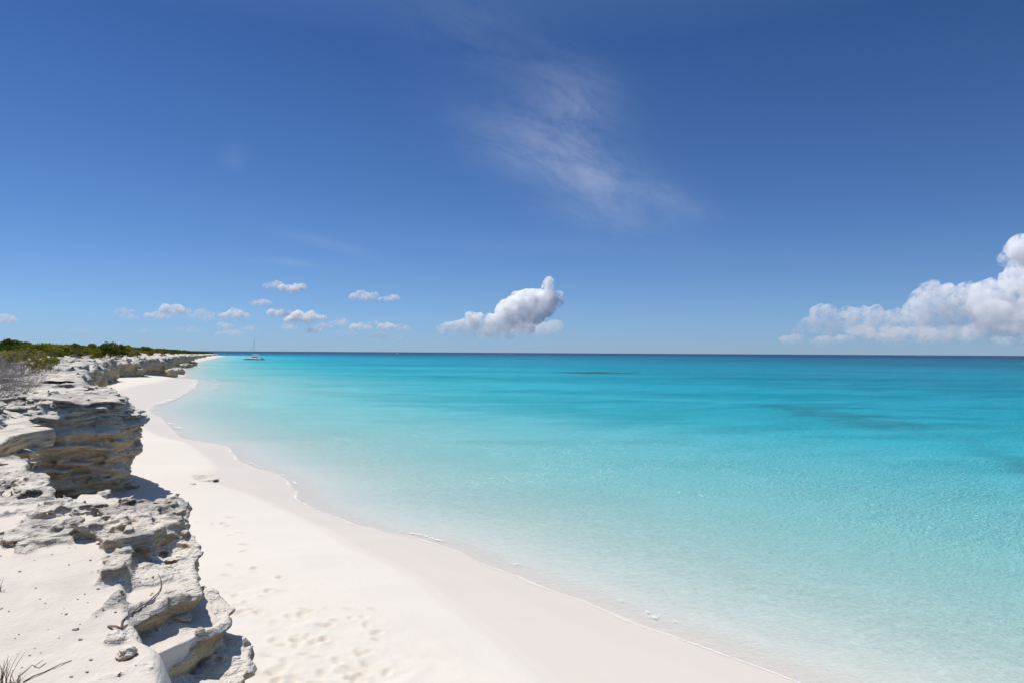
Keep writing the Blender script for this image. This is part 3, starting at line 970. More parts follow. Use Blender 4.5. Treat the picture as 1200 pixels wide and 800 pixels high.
# ------------------------------------------------------------------ small mesh builder
class MB:
    def __init__(self):
        self.v, self.f, self.m, self.t = [], [], [], []

    def add(self, verts, faces, mi=0):
        o = len(self.v)
        self.v += [tuple(p) for p in verts]
        self.f += [tuple(i + o for i in f) for f in faces]
        self.m += [mi] * len(faces)

    def box(self, c, s, mi=0, rz=0.0, taper=1.0):
        vs = []
        for dz in (-1, 1):
            k = taper if dz > 0 else 1.0
            for dx, dy in ((-1, -1), (1, -1), (1, 1), (-1, 1)):
                x, y = dx * s[0] / 2 * k, dy * s[1] / 2 * k
                vs.append((c[0] + x * math.cos(rz) - y * math.sin(rz), c[1] + x * math.sin(rz) + y * math.cos(rz), c[2] + dz * s[2] / 2))
        self.add(vs, [(3, 2, 1, 0), (4, 5, 6, 7), (0, 1, 5, 4), (1, 2, 6, 5), (2, 3, 7, 6), (3, 0, 4, 7)], mi)

    def tube(self, pts, rad, n=6, mi=0):
        rings = []
        for i, p in enumerate(pts):
            p = Vector(p)
            a, b = Vector(pts[max(i - 1, 0)]), Vector(pts[min(i + 1, len(pts) - 1)])
            d = (b - a).normalized()
            up = Vector((0, 0, 1)) if abs(d.z) < 0.9 else Vector((1, 0, 0))
            s_ = d.cross(up).normalized()
            t_ = s_.cross(d)
            r_ = rad[i] if isinstance(rad, (list, tuple)) else rad
            rings.append([p + (s_ * math.cos(q) + t_ * math.sin(q)) * r_ for q in [2 * math.pi * k / n for k in range(n)]])
        vs = [q for r in rings for q in r]
        fs = []
        for i in range(len(rings) - 1):
            for k in range(n):
                fs.append((i * n + k, i * n + (k + 1) % n, (i + 1) * n + (k + 1) % n, (i + 1) * n + k))
        fs.append(tuple(range(n - 1, -1, -1)))
        fs.append(tuple((len(rings) - 1) * n + k for k in range(n)))
        self.add(vs, fs, mi)

    def loft(self, rings, mi=0, close=True):
        n = len(rings[0])
        vs = [q for r in rings for q in r]
        fs = []
        for i in range(len(rings) - 1):
            for k in range(n if close else n - 1):
                fs.append((i * n + k, i * n + (k + 1) % n, (i + 1) * n + (k + 1) % n, (i + 1) * n + k))
        if close:
            fs.append(tuple(range(n - 1, -1, -1)))
            fs.append(tuple((len(rings) - 1) * n + k for k in range(n)))
        self.add(vs, fs, mi)

    def build(self, name, mats, parent=None, smooth=False, link=True):
        me = bpy.data.meshes.new(name)
        me.from_pydata(self.v, [], self.f)
        for m in (mats if isinstance(mats, (list, tuple)) else [mats]):
            me.materials.append(m)
        me.polygons.foreach_set('material_index', self.m)
        me.polygons.foreach_set('use_smooth', [smooth] * len(self.f))
        me.update()
        o = bpy.data.objects.new(name, me)
        if link:
            col.objects.link(o)
        if parent is not None:
            o.parent = parent
        return o


def empty(name, loc, rz=0.0, rot=None):
    o = bpy.data.objects.new(name, None)
    o.empty_display_size = 0.3
    o.location = loc
    o.rotation_euler = rot or (0, 0, rz)
    col.objects.link(o)
    return o


def copy_tree(o, parent=None):
    c = o.copy()
    col.objects.link(c)
    if parent is not None:
        c.parent = parent
    for ch in o.children:
        copy_tree(ch, c)
    return c


# ------------------------------------------------------------------ clouds
def make_cloud_mat(name, density):
    """white water droplets: an even scattering volume inside the lobed surface, broken up by noise"""
    m, t, out = new_mat(name)
    tcn = N(t, 'ShaderNodeTexCoord')
    n1 = NOISE(t, tcn.outputs['Object'], 0.0050, 6, 0.64, 0.5)
    n2_ = NOISE(t, tcn.outputs['Object'], 0.0170, 4, 0.6, 0.3)
    nn_ = M2(t, 'ADD', M2(t, 'MULTIPLY', n1, 0.6), M2(t, 'MULTIPLY', n2_, 0.4))
    d = RAMP(t, nn_, [(0.455, (0.0, 0.0, 0.0)), (0.62, (1, 1, 1))])
    sz_ = N(t, 'ShaderNodeSeparateXYZ')
    t.links.new(tcn.outputs['Generated'], sz_.inputs[0])
    d = M2(t, 'MULTIPLY', d, RAMP(t, sz_.outputs[2], [(0.0, (0.04, 0.04, 0.04)), (0.22, (0.22, 0.22, 0.22)), (0.5, (1, 1, 1))]))
    vs = N(t, 'ShaderNodeVolumeScatter', inp={'Anisotropy': 0.0})
    vs.inputs['Color'].default_value = (1, 1, 1, 1)
    t.links.new(M2(t, 'MULTIPLY', d, density), vs.inputs['Density'])
    t.links.new(vs.outputs[0], out.inputs['Volume'])
    return m


CLOUDS = {}


def cloud(blobs, dist, label, group=None, dens=0.85, base_y=None, seed=0, res=1.1, flat=1.0, depth=1.0):
    """a cumulus of many lobes; blobs are (x, y, radius) in photo pixels, carried out to its distance"""
    k = dist / 800.0
    r = random.Random(seed)
    kids = []
    for (x, y, rad) in blobs:
        for q in range(14 if rad > 6 else 7 if rad > 3.5 else 4):
            a = r.uniform(-0.35, math.pi + 0.35)
            kids.append((x + math.cos(a) * rad * r.uniform(0.6, 1.0), y - math.sin(a) * rad * r.uniform(0.5, 0.95) / flat, rad * r.uniform(0.18, 0.42)))
    blobs = list(blobs) + kids
    bl = []
    for (x, y, rad) in blobs:
        hy = 411 + (x - 250) * 0.0058
        bl.append(((x - 600) * k, dist + r.uniform(-1.0, 1.0) * max(rad, 3) * k * depth, EYE + (hy - y) * k, rad * k))
    x0 = min(b[0] - 4 * k - b[3] * 1.5 for b in bl)
    x1 = max(b[0] + 4 * k + b[3] * 1.5 for b in bl)
    y0 = min(b[1] - 4 * k - b[3] * 1.4 for b in bl)
    y1 = max(b[1] + 4 * k + b[3] * 1.4 for b in bl)
    z0 = min(b[2] - 4 * k - b[3] * 1.4 for b in bl)
    z1 = max(b[2] + 4 * k + b[3] * 1.5 for b in bl)
    h = res * k
    xs, ys, zs = np.arange(x0, x1, h), np.arange(y0, y1, h), np.arange(z0, z1, h)
    F = np.full((len(xs), len(ys), len(zs)), -9.0, np.float32)
    X, Y, Z = xs[:, None, None], ys[None, :, None], zs[None, None, :]
    for (bx, by, bz, br) in bl:
        q = np.sqrt((X - bx) ** 2 + (Y - by) ** 2 + ((Z - bz) * flat) ** 2)
        F = np.maximum(F, ((br - q) / k).astype(np.float32))
    f0 = 1.0 / (k * 16)
    n = 0
    a, fq = 1.0, f0
    for o in range(5):
        g = gnoise(xs, ys, zs, (fq, fq, fq), 301 + seed * 17 + o)
        n = n + a * (0.42 - np.abs(g))
        a *= 0.64
        fq *= 2.07
    mean_r = np.mean([b[2] for b in blobs])
    F = F + n * min(5.5, 0.8 + mean_r * 0.75) + min(2.4, 0.45 * mean_r)
    for ax_ in range(3):                      # keep the shell closed at the edge of the grid
        F_ = np.moveaxis(F, ax_, 0)
        F_[:2] = -9
        F_[-2:] = -9
    V, Q, ci = surface_nets(F, (x0, y0, z0), h)
    c = np.array([np.mean([b[0] for b in bl]), dist, z0])
    dq = round(dens * dens * 0.062, 4)
    if dq not in CLOUDS:
        CLOUDS[dq] = make_cloud_mat("cloud_vapour", dq)
    o = mesh_np("cumulus_cloud", V - c, Q, CLOUDS[dq])
    o.location = c
    return tag(o, label, "cloud", group)


cloud([(600, 366, 15), (618, 356, 15), (634, 352, 13), (641, 338, 5.5), (642, 331, 4), (650, 352, 8), (655, 345, 4), (612, 374, 12), (627, 369, 10), (640, 362, 8),
       (588, 377, 10), (574, 378, 8), (562, 376, 7), (552, 374, 6), (543, 382, 7), (530, 383, 6), (519, 386, 4.5), (556, 385, 8), (578, 386, 9), (598, 388, 9),
       (618, 387, 7), (654, 356, 5), (560, 383, 8), (546, 384, 7), (534, 381, 5), (524, 383, 4.5)], 16000,
      "tall bright white cumulus with a thin tower on top above the sea horizon", dens=0.82, base_y=400, seed=1, res=0.75, depth=0.7)
cloud([(960, 369, 9), (966, 366, 6), (947, 382, 8), (935, 394, 6), (926, 399, 4), (993, 374, 10), (982, 378, 8), (1008, 372, 9), (1024, 370, 8), (1040, 376, 7), (1053, 372, 7),
       (1003, 384, 9), (1028, 384, 10), (1052, 382, 9), (975, 386, 8), (1075, 366, 10), (1091, 338, 6.5), (1088, 352, 12), (1104, 352, 11), (1116, 346, 11), (1132, 340, 8), (1140, 350, 13), (1152, 344, 9),
       (1163, 339, 9), (1178, 342, 10), (1172, 358, 18), (1120, 367, 16), (1147, 372, 18), (1187, 372, 20), (1093, 374, 14), (1070, 384, 10), (1110, 386, 12), (1150, 390, 12), (1190, 392, 14),
       (1198, 322, 14), (1225, 330, 28), (1240, 370, 32), (1185, 330, 8)], 17000,
      "long white cumulus bank with grey underside trailing low along the horizon", dens=0.43, base_y=412, seed=2, res=1.0, depth=1.6)
cloud([(1197, 288, 9), (1190, 297, 9), (1199, 303, 11), (1181, 304, 6), (1212, 290, 16), (1225, 300, 18)], 15500,
      "white cumulus head cut by the frame, highest above the long cloud bank", dens=0.55, seed=3, res=0.8)
cloud([(930 + 30 * q, 398 + 2.5 * math.sin(q * 1.7), 9 + 2 * math.sin(q * 2.3)) for q in range(11)] + [(1010 + 34 * q, 388 + 2 * math.sin(q), 12) for q in range(7)], 18500,
      "hazy grey flat layer of cloud lying under the long cumulus bank", dens=0.32, seed=4, res=1.3, flat=1.9, depth=2.0)
cloud([(610, 386, 12), (590, 390, 9), (632, 388, 11), (650, 384, 8), (570, 391, 8)], 17500,
      "bluish haze of thin cloud hanging below the tall cumulus", dens=0.30, seed=5, res=1.0, flat=1.3, depth=1.5)
G1, G2, G3 = "faint puffs low over the scrub headland", "small puffs above the catamaran", "small puffs between catamaran and tall cumulus"
L1 = "faint small puff cloud low in the haze over the scrub headland"
L2 = "small white puff cloud low in the sky around the catamaran mast"
L3 = "small faint puff cloud low over the sea between catamaran and tall cumulus"
_seed = 10
for (x, y, rr, fl, dn, lab, grp) in (
        (322, 333, 3.6, 1.3, 0.45, "small soft puff just left of the highest bright puff above the catamaran", None),
        (342, 338, 5.0, 1.3, 0.72, "bright ragged puff floating highest above the catamaran", None),
        (306, 355, 4.2, 1.6, 0.45, "flat pale wisp of cloud above the catamaran mast", None),
        (327, 367, 4.4, 1.3, 0.60, L2, G2), (349, 371, 5.6, 1.3, 0.80, "brightest round puff low to the right of the catamaran mast", None), (370, 373, 3.2, 1.2, 0.55, L2, G2),
        (377, 382, 3.2, 1.3, 0.42, L2, G2), (367, 387, 3.4, 1.4, 0.45, L2, G2), (400, 379, 4.8, 1.3, 0.38, L3, G3),
        (424, 384, 3.9, 1.2, 0.50, L3, G3), (453, 383, 4.2, 1.3, 0.60, L3, G3), (470, 384, 3.2, 1.3, 0.35, L3, G3),
        (440, 379, 2.8, 1.2, 0.35, L3, G3), (425, 347, 4.6, 1.3, 0.45, "small soft puff left of the flat lens cloud above the sea", None),
        (460, 349, 5.0, 2.4, 0.45, "flat lens shaped wisp of cloud above the sea", None),
        (335, 384, 3.2, 1.3, 0.40, L2, G2), (6, 374, 5.2, 1.5, 0.42, "pale puff at the left edge of the sky over the scrub", None), (91, 388, 3.6, 1.6, 0.25, L1, G1), (142, 365, 4.2, 1.5, 0.34, L1, G1),
        (150, 371, 3.8, 1.6, 0.32, L1, G1), (186, 371, 4.6, 1.4, 0.48, L1, G1), (204, 363, 5.0, 1.3, 0.50, L1, G1), (237, 370, 6.6, 1.4, 0.24, L1, G1),
        (274, 369, 4.8, 1.1, 0.60, "bright upright puff left of the catamaran above the far point", None), (260, 382, 4.0, 1.3, 0.42, L2, G2), (268, 390, 3.8, 1.4, 0.35, L2, G2), (292, 385, 3.0, 1.4, 0.35, L2, G2), (170, 388, 4.4, 1.8, 0.20, L1, G1),
        (222, 386, 5.0, 1.7, 0.20, L1, G1), (410, 390, 4.6, 1.8, 0.22, L3, G3), (448, 394, 6.0, 1.9, 0.25, L3, G3)):
    _seed += 1
    r_ = random.Random(_seed)
    rr *= 1.4
    bs = [(x, y, rr)]
    for q in range(6):
        bs.append((x + r_.uniform(-2.1, 2.1) * rr, y + r_.uniform(-0.25, 0.9) * rr / fl, rr * r_.uniform(0.4, 0.8)))
    cloud(bs, 13000 + r_.uniform(-1500, 1500), lab, grp, dens=min(0.85, dn * 1.2), seed=_seed, res=0.7, flat=fl)

# ------------------------------------------------------------------ ground heights under the things that stand on the rock
bpy.context.view_layer.update()
TERR, HEAD, CLIFF = bpy.data.objects['rock_terrace'], bpy.data.objects['rock_headland'], bpy.data.objects['coastal_cliff']


def drop(x, y, objs=None):
    best = None
    for o in (objs or (TERR, HEAD, CLIFF)):
        ok, loc, nor, fi = o.ray_cast(Vector((x, y, 30)), Vector((0, 0, -1)))
        if ok and (best is None or loc.z > best):
            best = loc.z
    return best


def drop_px(x, y):
    """where the sight line through a photo pixel lands on the rock"""
    hy = 411 + (x - 250) * 0.0058
    d = Vector(((x - 600) / 800, 1, -(y - hy) / 800)).normalized()
    best = None
    for o in (TERR, HEAD, CLIFF):
        ok, loc, nor, fi = o.ray_cast(Vector((0, 0, EYE)), d)
        if ok and (best is None or loc.length < best.length):
            best = loc.copy()
    return best


# ------------------------------------------------------------------ shrubs
def leaf_mat(name, c0, c1):
    m, t, out = new_mat(name)
    tone = ATTR(t, 'tone')
    oi = N(t, 'ShaderNodeObjectInfo')
    c = MIX(t, tone, c0, c1)
    c = MIX(t, M2(t, 'MULTIPLY', oi.outputs['Random'], 0.6), c, tuple(q * 0.6 for q in c0))
    b = N(t, 'ShaderNodeBsdfDiffuse')
    t.links.new(c, b.inputs[0])
    tl = N(t, 'ShaderNodeBsdfTranslucent')
    t.links.new(c, tl.inputs[0])
    s = N(t, 'ShaderNodeMixShader', inp={0: 0.4})
    t.links.new(b.outputs[0], s.inputs[1])
    t.links.new(tl.outputs[0], s.inputs[2])
    t.links.new(s.outputs[0], out.inputs[0])
    return m


LEAF_Y = leaf_mat("leaf_yellow_green", (0.16, 0.18, 0.02), (0.33, 0.32, 0.045))
LEAF_D = leaf_mat("leaf_dark_green", (0.07, 0.11, 0.02), (0.16, 0.20, 0.03))
LEAF_O = leaf_mat("leaf_olive", (0.17, 0.155, 0.05), (0.28, 0.255, 0.08))
WOOD = simple_mat("bare_grey_wood", (0.32, 0.285, 0.275), 0.9, 0.35, 3.0)
BARK = simple_mat("shrub_bark", (0.17, 0.14, 0.115), 0.9, 0.3, 6.0)


def foliage_arrays(seed, w, hgt, n, size, lobes):
    g = np.random.default_rng(seed)
    ctr = []
    for k in range(lobes):
        a = g.uniform(0, 2 * math.pi)
        rr = w * 0.36 * math.sqrt(g.uniform(0, 1))
        ctr.append((rr * math.cos(a), rr * math.sin(a), hgt * g.uniform(0.30, 0.80), w * g.uniform(0.14, 0.27)))
    ctr = np.array(ctr)
    which = g.integers(0, lobes, n)
    d = g.normal(size=(n, 3))
    d /= np.linalg.norm(d, axis=1, keepdims=True)
    d[:, 2] = np.where(g.uniform(size=n) < 0.75, np.abs(d[:, 2]), d[:, 2])
    rad = ctr[which, 3] * (0.45 + 0.65 * g.uniform(size=n) ** 0.5)
    P = ctr[which, :3] + d * rad[:, None] * np.array([1, 1, 0.8])
    P[:, 2] = np.maximum(P[:, 2], 0.04)
    nv = d + g.normal(size=(n, 3)) * 0.8
    nv /= np.linalg.norm(nv, axis=1, keepdims=True)
    t1 = np.cross(nv, g.normal(size=(n, 3)))
    t1 /= np.linalg.norm(t1, axis=1, keepdims=True)
    t2 = np.cross(nv, t1)
    s1 = size * g.uniform(0.6, 1.3, n)[:, None]
    s2 = s1 * 0.55
    V = np.stack([P - t1 * s1, P + t2 * s2, P + t1 * s1, P - t2 * s2], 1).reshape(-1, 3)
    tone = np.repeat(g.uniform(0, 0.55, lobes)[which] + g.uniform(0, 0.45, n), 4)
    return V, np.arange(4 * n).reshape(n, 4), tone


def shrub_proto(name, seed, w, hgt, n, size, lobes, mat):
    V, Q, tone = foliage_arrays(seed, w, hgt, n, size, lobes)
    o = mesh_np(name, V, Q, mat, smooth=False, attrs={'tone': tone})
    mb = MB()
    r = random.Random(seed)
    for k in range(5):
        a = r.uniform(0, 6.28)
        e = w * r.uniform(0.12, 0.3)
        mb.tube([(0.05 * math.cos(a), 0.05 * math.sin(a), -0.1), (e * 0.4 * math.cos(a), e * 0.4 * math.sin(a), hgt * 0.3),
                 (e * math.cos(a), e * math.sin(a), hgt * 0.62)], [0.05, 0.035, 0.015], 5)
    mb.build("stem", BARK, o)
    return o


def dead_proto(name, seed, w, hgt, nst=30):
    r = random.Random(seed)
    mb = MB()

    def grow(p, d, L, rad, lev):
        pts, rr = [p], [rad]
        q = p
        for k in range(3):
            d = (d + Vector((r.gauss(0, 0.22), r.gauss(0, 0.22), r.gauss(0.03, 0.16)))).normalized()
            q = q + d * L / 3
            pts.append(q)
            rr.append(rad * (1 - 0.25 * (k + 1)))
        mb.tube(pts, rr, 3)
        if lev < 3:
            for k in range(r.randint(3, 4)):
                b = pts[r.randint(1, 3)]
                nd = (d + Vector((r.gauss(0, 0.7), r.gauss(0, 0.7), r.gauss(0.15, 0.45)))).normalized()
                grow(b, nd, L * r.uniform(0.5, 0.75), rad * 0.55, lev + 1)
    for k in range(nst):
        a = r.uniform(0, 6.28)
        e = r.uniform(0, w * 0.22)
        d = Vector((math.cos(a) * r.uniform(0.3, 1.0), math.sin(a) * r.uniform(0.3, 1.0), r.uniform(0.5, 1.0))).normalized()
        grow(Vector((e * math.cos(a), e * math.sin(a), -0.05)), d, hgt * r.uniform(0.35, 0.6), 0.016, 1)
    return mb.build(name, WOOD)


PROTO = {'y': [shrub_proto("coastal_shrub", 40 + k, 3.0, 1.9, 1500, 0.13, 9 + k, LEAF_Y) for k in range(3)],
         'd': [shrub_proto("coastal_shrub", 50 + k, 2.6, 2.0, 1300, 0.12, 8 + k, LEAF_D) for k in range(3)],
         'o': [shrub_proto("coastal_shrub", 60 + k, 2.4, 1.3, 1000, 0.11, 7 + k, LEAF_O) for k in range(2)],
         'b': [dead_proto("bare_shrub", 70 + k, 2.6, 1.7) for k in range(3)]}
for lst in PROTO.values():
    for o in lst:
        o.location = (0, 0, -500)
_used = set()


def put(kind, x, y, z, sc, rz, label, group=None, sz=1.0, r=random):
    src = r.choice(PROTO[kind])
    if src.name in _used:
        o = copy_tree(src)
    else:
        o = src
        _used.add(src.name)
    o.location = (x, y, z - 0.05)
    o.rotation_euler = (0, 0, rz)
    o.scale = (sc, sc, sc * sz)
    return tag(o, label, "shrub", group)


SL = {'y': ("bright yellow green leafy shrub in the thicket covering the headland", "yellow green shrubs of the headland thicket"),
      'd': ("dark green leafy shrub in the thicket covering the headland", "dark green shrubs of the headland thicket"),
      'o': ("low olive coloured shrub in the thicket covering the headland", "olive shrubs of the headland thicket"),
      'b': ("leafless grey shrub among the green thicket of the headland", "leafless grey shrubs of the headland thicket")}
r = random.Random(11)
cand = []
Y = 44.0
while Y < 330:
    x = -0.80 * Y
    while True:
        wdt = max(1.5, 0.017 * Y) * r.uniform(0.75, 1.25)
        x += wdt
        if x > -0.30 * Y:
            break
        xx, yy_ = x + r.uniform(-0.6, 0.6), Y + r.uniform(-0.03, 0.03) * Y
        E = float(lip_d(np.array([xx]), np.array([yy_]))[0])
        need = 5.0 + 2.0 * math.sin(xx * 0.31) + 1.5 * math.sin(yy_ * 0.23 + 1)
        if yy_ < 75:
            need += 2.5
        if E > need:
            cand.append((xx, yy_, E))
    Y *= 1.062
r.shuffle(cand)
cand = sorted(cand, key=lambda c: c[1])
n_put = 0
for (xx, yy_, E) in cand:
    if n_put >= 290:
        break
    z = drop(xx, yy_, (CLIFF, HEAD))
    if z is None:
        continue
    u_ = r.random()
    edge = E < 10
    kd = ('b' if u_ < 0.30 else 'o' if u_ < 0.55 else 'y' if u_ < 0.85 else 'd') if edge else ('y' if u_ < 0.48 else 'd' if u_ < 0.80 else 'o' if u_ < 0.90 else 'b')
    sc = r.uniform(0.7, 1.15) * (1.0 + 0.0016 * yy_) * (0.75 if edge else 1.0)
    put(kd, xx, yy_, z, sc, r.uniform(0, 6.28), SL[kd][0], SL[kd][1], r.uniform(0.75, 1.1), r)
    n_put += 1
# the shrubs that stand out
for (kd, qx, qy, dist, sc, sz, lab) in (('y', 57, 431, 52, 0.62, 1.15, "rounded yellow green shrub standing foremost at the edge of the pale rocks"),
                                        ('o', 100, 424, 62, 0.7, 0.8, "low olive shrub in front of the thicket above the pale rock shelf"),
                                        ('d', 128, 411, 128, 1.35, 1.25, "tall dark green shrub with a domed crown rising above the skyline"),
                                        ('d', 141, 411, 140, 1.0, 1.6, "narrow dark shrub poking above the skyline beside the domed one")):
    xx = (qx - 600) / 800 * dist
    z = drop(xx, dist, (CLIFF, HEAD))
    if z is not None:
        put(kd, xx, dist, z, sc, r.uniform(0, 6.28), lab, None, sz, r)
for k, (qx, dist, sc, sz, lab) in enumerate(((-14, 24, 1.0, 1.0, "large leafless grey shrub at the left edge of the terrace"),
                                             (14, 25.5, 0.92, 1.0, "leafless grey shrub with pale twigs spreading over the white rock"),
                                             (33, 29, 0.72, 0.95, "smaller leafless grey shrub at the right end of the bare thicket"),
                                             (4, 31, 1.15, 1.05, "tall brownish bare shrub standing behind the pale leafless ones"))):
    xx = (qx - 600) / 800 * dist
    z = drop(xx, dist, (CLIFF, HEAD))
    if z is not None:
        put('b', xx, dist, z, sc, k * 1.7, lab, None, sz, r)
for (qx, dist) in ((-20, 36), (6, 38), (25, 41), (48, 44)):
    xx = (qx - 600) / 800 * dist
    z = drop(xx, dist, (CLIFF, HEAD))
    if z is not None:
        put('b' if qx != 25 else 'o', xx, dist, z, 1.1, dist, SL['b' if qx != 25 else 'o'][0], SL['b' if qx != 25 else 'o'][1], 1.0, r)
for lst in PROTO.values():
    for o in lst:
        if o.name not in _used:
            for ch in list(o.children):
                bpy.data.objects.remove(ch)
            bpy.data.objects.remove(o)
# far scrub beyond: too many and too small to tell apart
Vs, Qs, Ts, off = [], [], [], 0
g_ = np.random.default_rng(5)
for k in range(900):
    yy_ = 320 * (2.7 ** g_.uniform(0, 1))
    lx = np.interp(yy_, LIP[60:-20, 1], LIP[60:-20, 0])
    xx = lx - 6 - abs(g_.normal(0, 1)) * 0.10 * yy_
    z = drop(xx, yy_, (CLIFF,))
    if z is None:
        continue
    V, Q, tn = foliage_arrays(k, 5.5, 2.4, 150, 0.45, 6)
    Vs.append(V + np.array([xx, yy_, z - 0.1]))
    Qs.append(Q + off)
    Ts.append(tn)
    off += len(V)
o = mesh_np("scrub", np.concatenate(Vs), np.concatenate(Qs), LEAF_D, smooth=False, attrs={'tone': np.concatenate(Ts)})
tag(o, "distant green scrub thinning out along the far point", "scrub", kind='stuff')

# ------------------------------------------------------------------ catamaran
WHITE = simple_mat("white_gelcoat", (0.80, 0.80, 0.79), 0.3, 0.0, spec=0.5)
HULL_S = simple_mat("teal_antifouling", (0.03, 0.10, 0.11), 0.5)
GLASS = simple_mat("tinted_window", (0.02, 0.025, 0.03), 0.12, spec=0.6)
ALU = simple_mat("grey_aluminium", (0.42, 0.43, 0.45), 0.4, 0.0, metal=0.3)
CANVAS = simple_mat("pale_canvas", (0.62, 0.62, 0.60), 0.85)
NETM = simple_mat("black_netting", (0.06, 0.06, 0.06), 0.9)
REDC = simple_mat("red_cloth", (0.45, 0.05, 0.05), 0.8)
STEEL = simple_mat("rigging_wire", (0.30, 0.31, 0.33), 0.4)


def hull_mb(mb, L, y0, w, h0, h1, draft):
    rings = []
    n = 15
    for i in range(n):
        s_ = i / (n - 1)                     # 0 = stern, 1 = bow
        x = -L / 2 + L * s_
        hw = w / 2 * (0.72 + 0.28 * min(1, s_ * 3)) * (1 - max(0, (s_ - 0.45) / 0.55) ** 2.2 * 0.97)
        top = h0 + (h1 - h0) * s_ - (0.55 * h0 * max(0, 1 - s_ * 6))
        bot = -draft * (1 - abs(2 * s_ - 0.9) ** 3 * 0.8)
        rings.append([Vector((x, y0 - hw, top)), Vector((x, y0 - hw * 1.03, top * 0.45)), Vector((x, y0 - hw * 0.72, 0.02)), Vector((x, y0, bot)),
                      Vector((x, y0 + hw * 0.72, 0.02)), Vector((x, y0 + hw * 1.03, top * 0.45)), Vector((x, y0 + hw, top))])
    mb.loft(rings)


cat = empty("catamaran", (-181.0, 480.0, 0.0), math.pi - 0.12)
cat.scale = (0.9, 0.9, 0.9)
tag(cat, "white sailing catamaran with bare mast anchored off the beach", "catamaran")
for sy in (-1, 1):
    mb = MB()
    hull_mb(mb, 15.2, sy * 3.1, 1.7, 1.30, 1.75, 0.7)
    hl = mb.build("hull", WHITE, cat, smooth=True)
    mb = MB()
    mb.box((0.5, sy * 4.0 + sy * 0.02, 0.75), (6.5, 0.05, 0.22))
    mb.build("window", GLASS, hl)
    mb = MB()
    mb.box((-0.6, sy * 3.1, 0.04), (13.0, 1.36, 0.16))
    mb.build("boot_stripe", HULL_S, hl)
mb = MB()
mb.box((-1.4, 0, 1.15), (9.0, 6.0, 0.5))
mb.build("bridge_deck", WHITE, cat)
mb = MB()
rg = []
for (x, hw, zt) in ((3.1, 1.9, 1.42), (2.4, 2.2, 1.9), (1.2, 2.4, 2.55), (-1.0, 2.5, 2.75), (-2.2, 2.5, 2.75)):
    rg.append([Vector((x, -hw, 1.38)), Vector((x, -hw * 0.92, zt * 0.5 + 0.7)), Vector((x, -hw * 0.8, zt)), Vector((x, hw * 0.8, zt)), Vector((x, hw * 0.92, zt * 0.5 + 0.7)), Vector((x, hw, 1.38))])
mb.loft(rg)
cab = mb.build("cabin", WHITE, cat)
mb = MB()
for sy in (-1, 1):
    mb.add([(1.9, sy * 2.32, 1.75), (-1.9, sy * 2.5, 1.75), (-1.9, sy * 2.28, 2.45), (0.9, sy * 2.24, 2.35)], [(0, 1, 2, 3)])
    mb.add([(1.9, sy * 2.30, 1.75), (-1.9, sy * 2.48, 1.75), (-1.9, sy * 2.26, 2.45), (0.9, sy * 2.22, 2.35)], [(3, 2, 1, 0)])
mb.build("window", GLASS, cab)
mb = MB()
mb.box((-4.0, 0, 3.15), (3.6, 4.6, 0.14), taper=0.94)
for sx in (-5.5, -2.5):
    for sy in (-2.0, 2.0):
        mb.tube([(sx, sy, 1.4), (sx, sy, 3.1)], 0.05, 6)
mb.build("bimini", CANVAS, cat)
mb = MB()
mb.tube([(1.5, 0, 2.5), (0.9, 0, 7.5), (0.2, 0, 12.5), (-0.55, 0, 17.3)], [0.11, 0.11, 0.10, 0.07], 8)
mast = mb.build("mast", ALU, cat, smooth=True)
mb = MB()
mb.tube([(0.6, -0.9, 9.0), (0.6, 0.9, 9.0)], 0.05, 6)
mb.tube([(0.0, -0.6, 13.2), (0.0, 0.6, 13.2)], 0.045, 6)
mb.build("spreader", ALU, mast)
mb = MB()
mb.tube([(1.3, 0, 3.75), (-4.6, 0, 3.9)], 0.09, 8)
boom = mb.build("boom", ALU, cat)
mb = MB()
mb.tube([(1.2, 0, 4.05), (-1.5, 0, 4.05), (-4.5, 0, 4.05)], [0.30, 0.24, 0.14], 8)
mb.build("furled_sail", CANVAS, boom, smooth=True)
mb = MB()
mb.tube([(6.3, 0, 1.5), (-0.1, 0, 14.6)], 0.055, 5)
mb.build("forestay", STEEL, cat)
for sy in (-1, 1):
    mb = MB()
    mb.tube([(-0.6, sy * 3.7, 1.4), (0.55, sy * 0.9, 9.0), (-0.15, 0, 14.8)], 0.02, 4)
    mb.build("shroud", STEEL, cat)
mb = MB()
mb.tube([(6.3, -3.1, 1.6), (6.3, 3.1, 1.6)], 0.11, 8)
mb.build("crossbeam", ALU, cat)
mb = MB()
mb.box((4.7, 0, 1.42), (3.1, 4.6, 0.03))
mb.build("trampoline_net", NETM, cat)
for sy in (-1, 1):
    mb = MB()
    for k in range(6):
        xq = -6.6 + 2.5 * k
        mb.tube([(xq, sy * 3.75, 1.3 + 0.04 * k), (xq, sy * 3.75, 2.0 + 0.04 * k)], 0.02, 5)
    mb.tube([(-6.6, sy * 3.75, 2.0), (5.9, sy * 3.75, 2.2)], 0.018, 5)
    mb.build("guard_rail", STEEL, cat)
mb = MB()
mb.box((-6.0, 1.2, 2.15), (0.05, 0.5, 0.7))
mb.tube([(-6.0, 1.2, 1.3), (-6.0, 1.2, 1.9)], 0.03, 5)
mb.build("life_ring", REDC, cat)


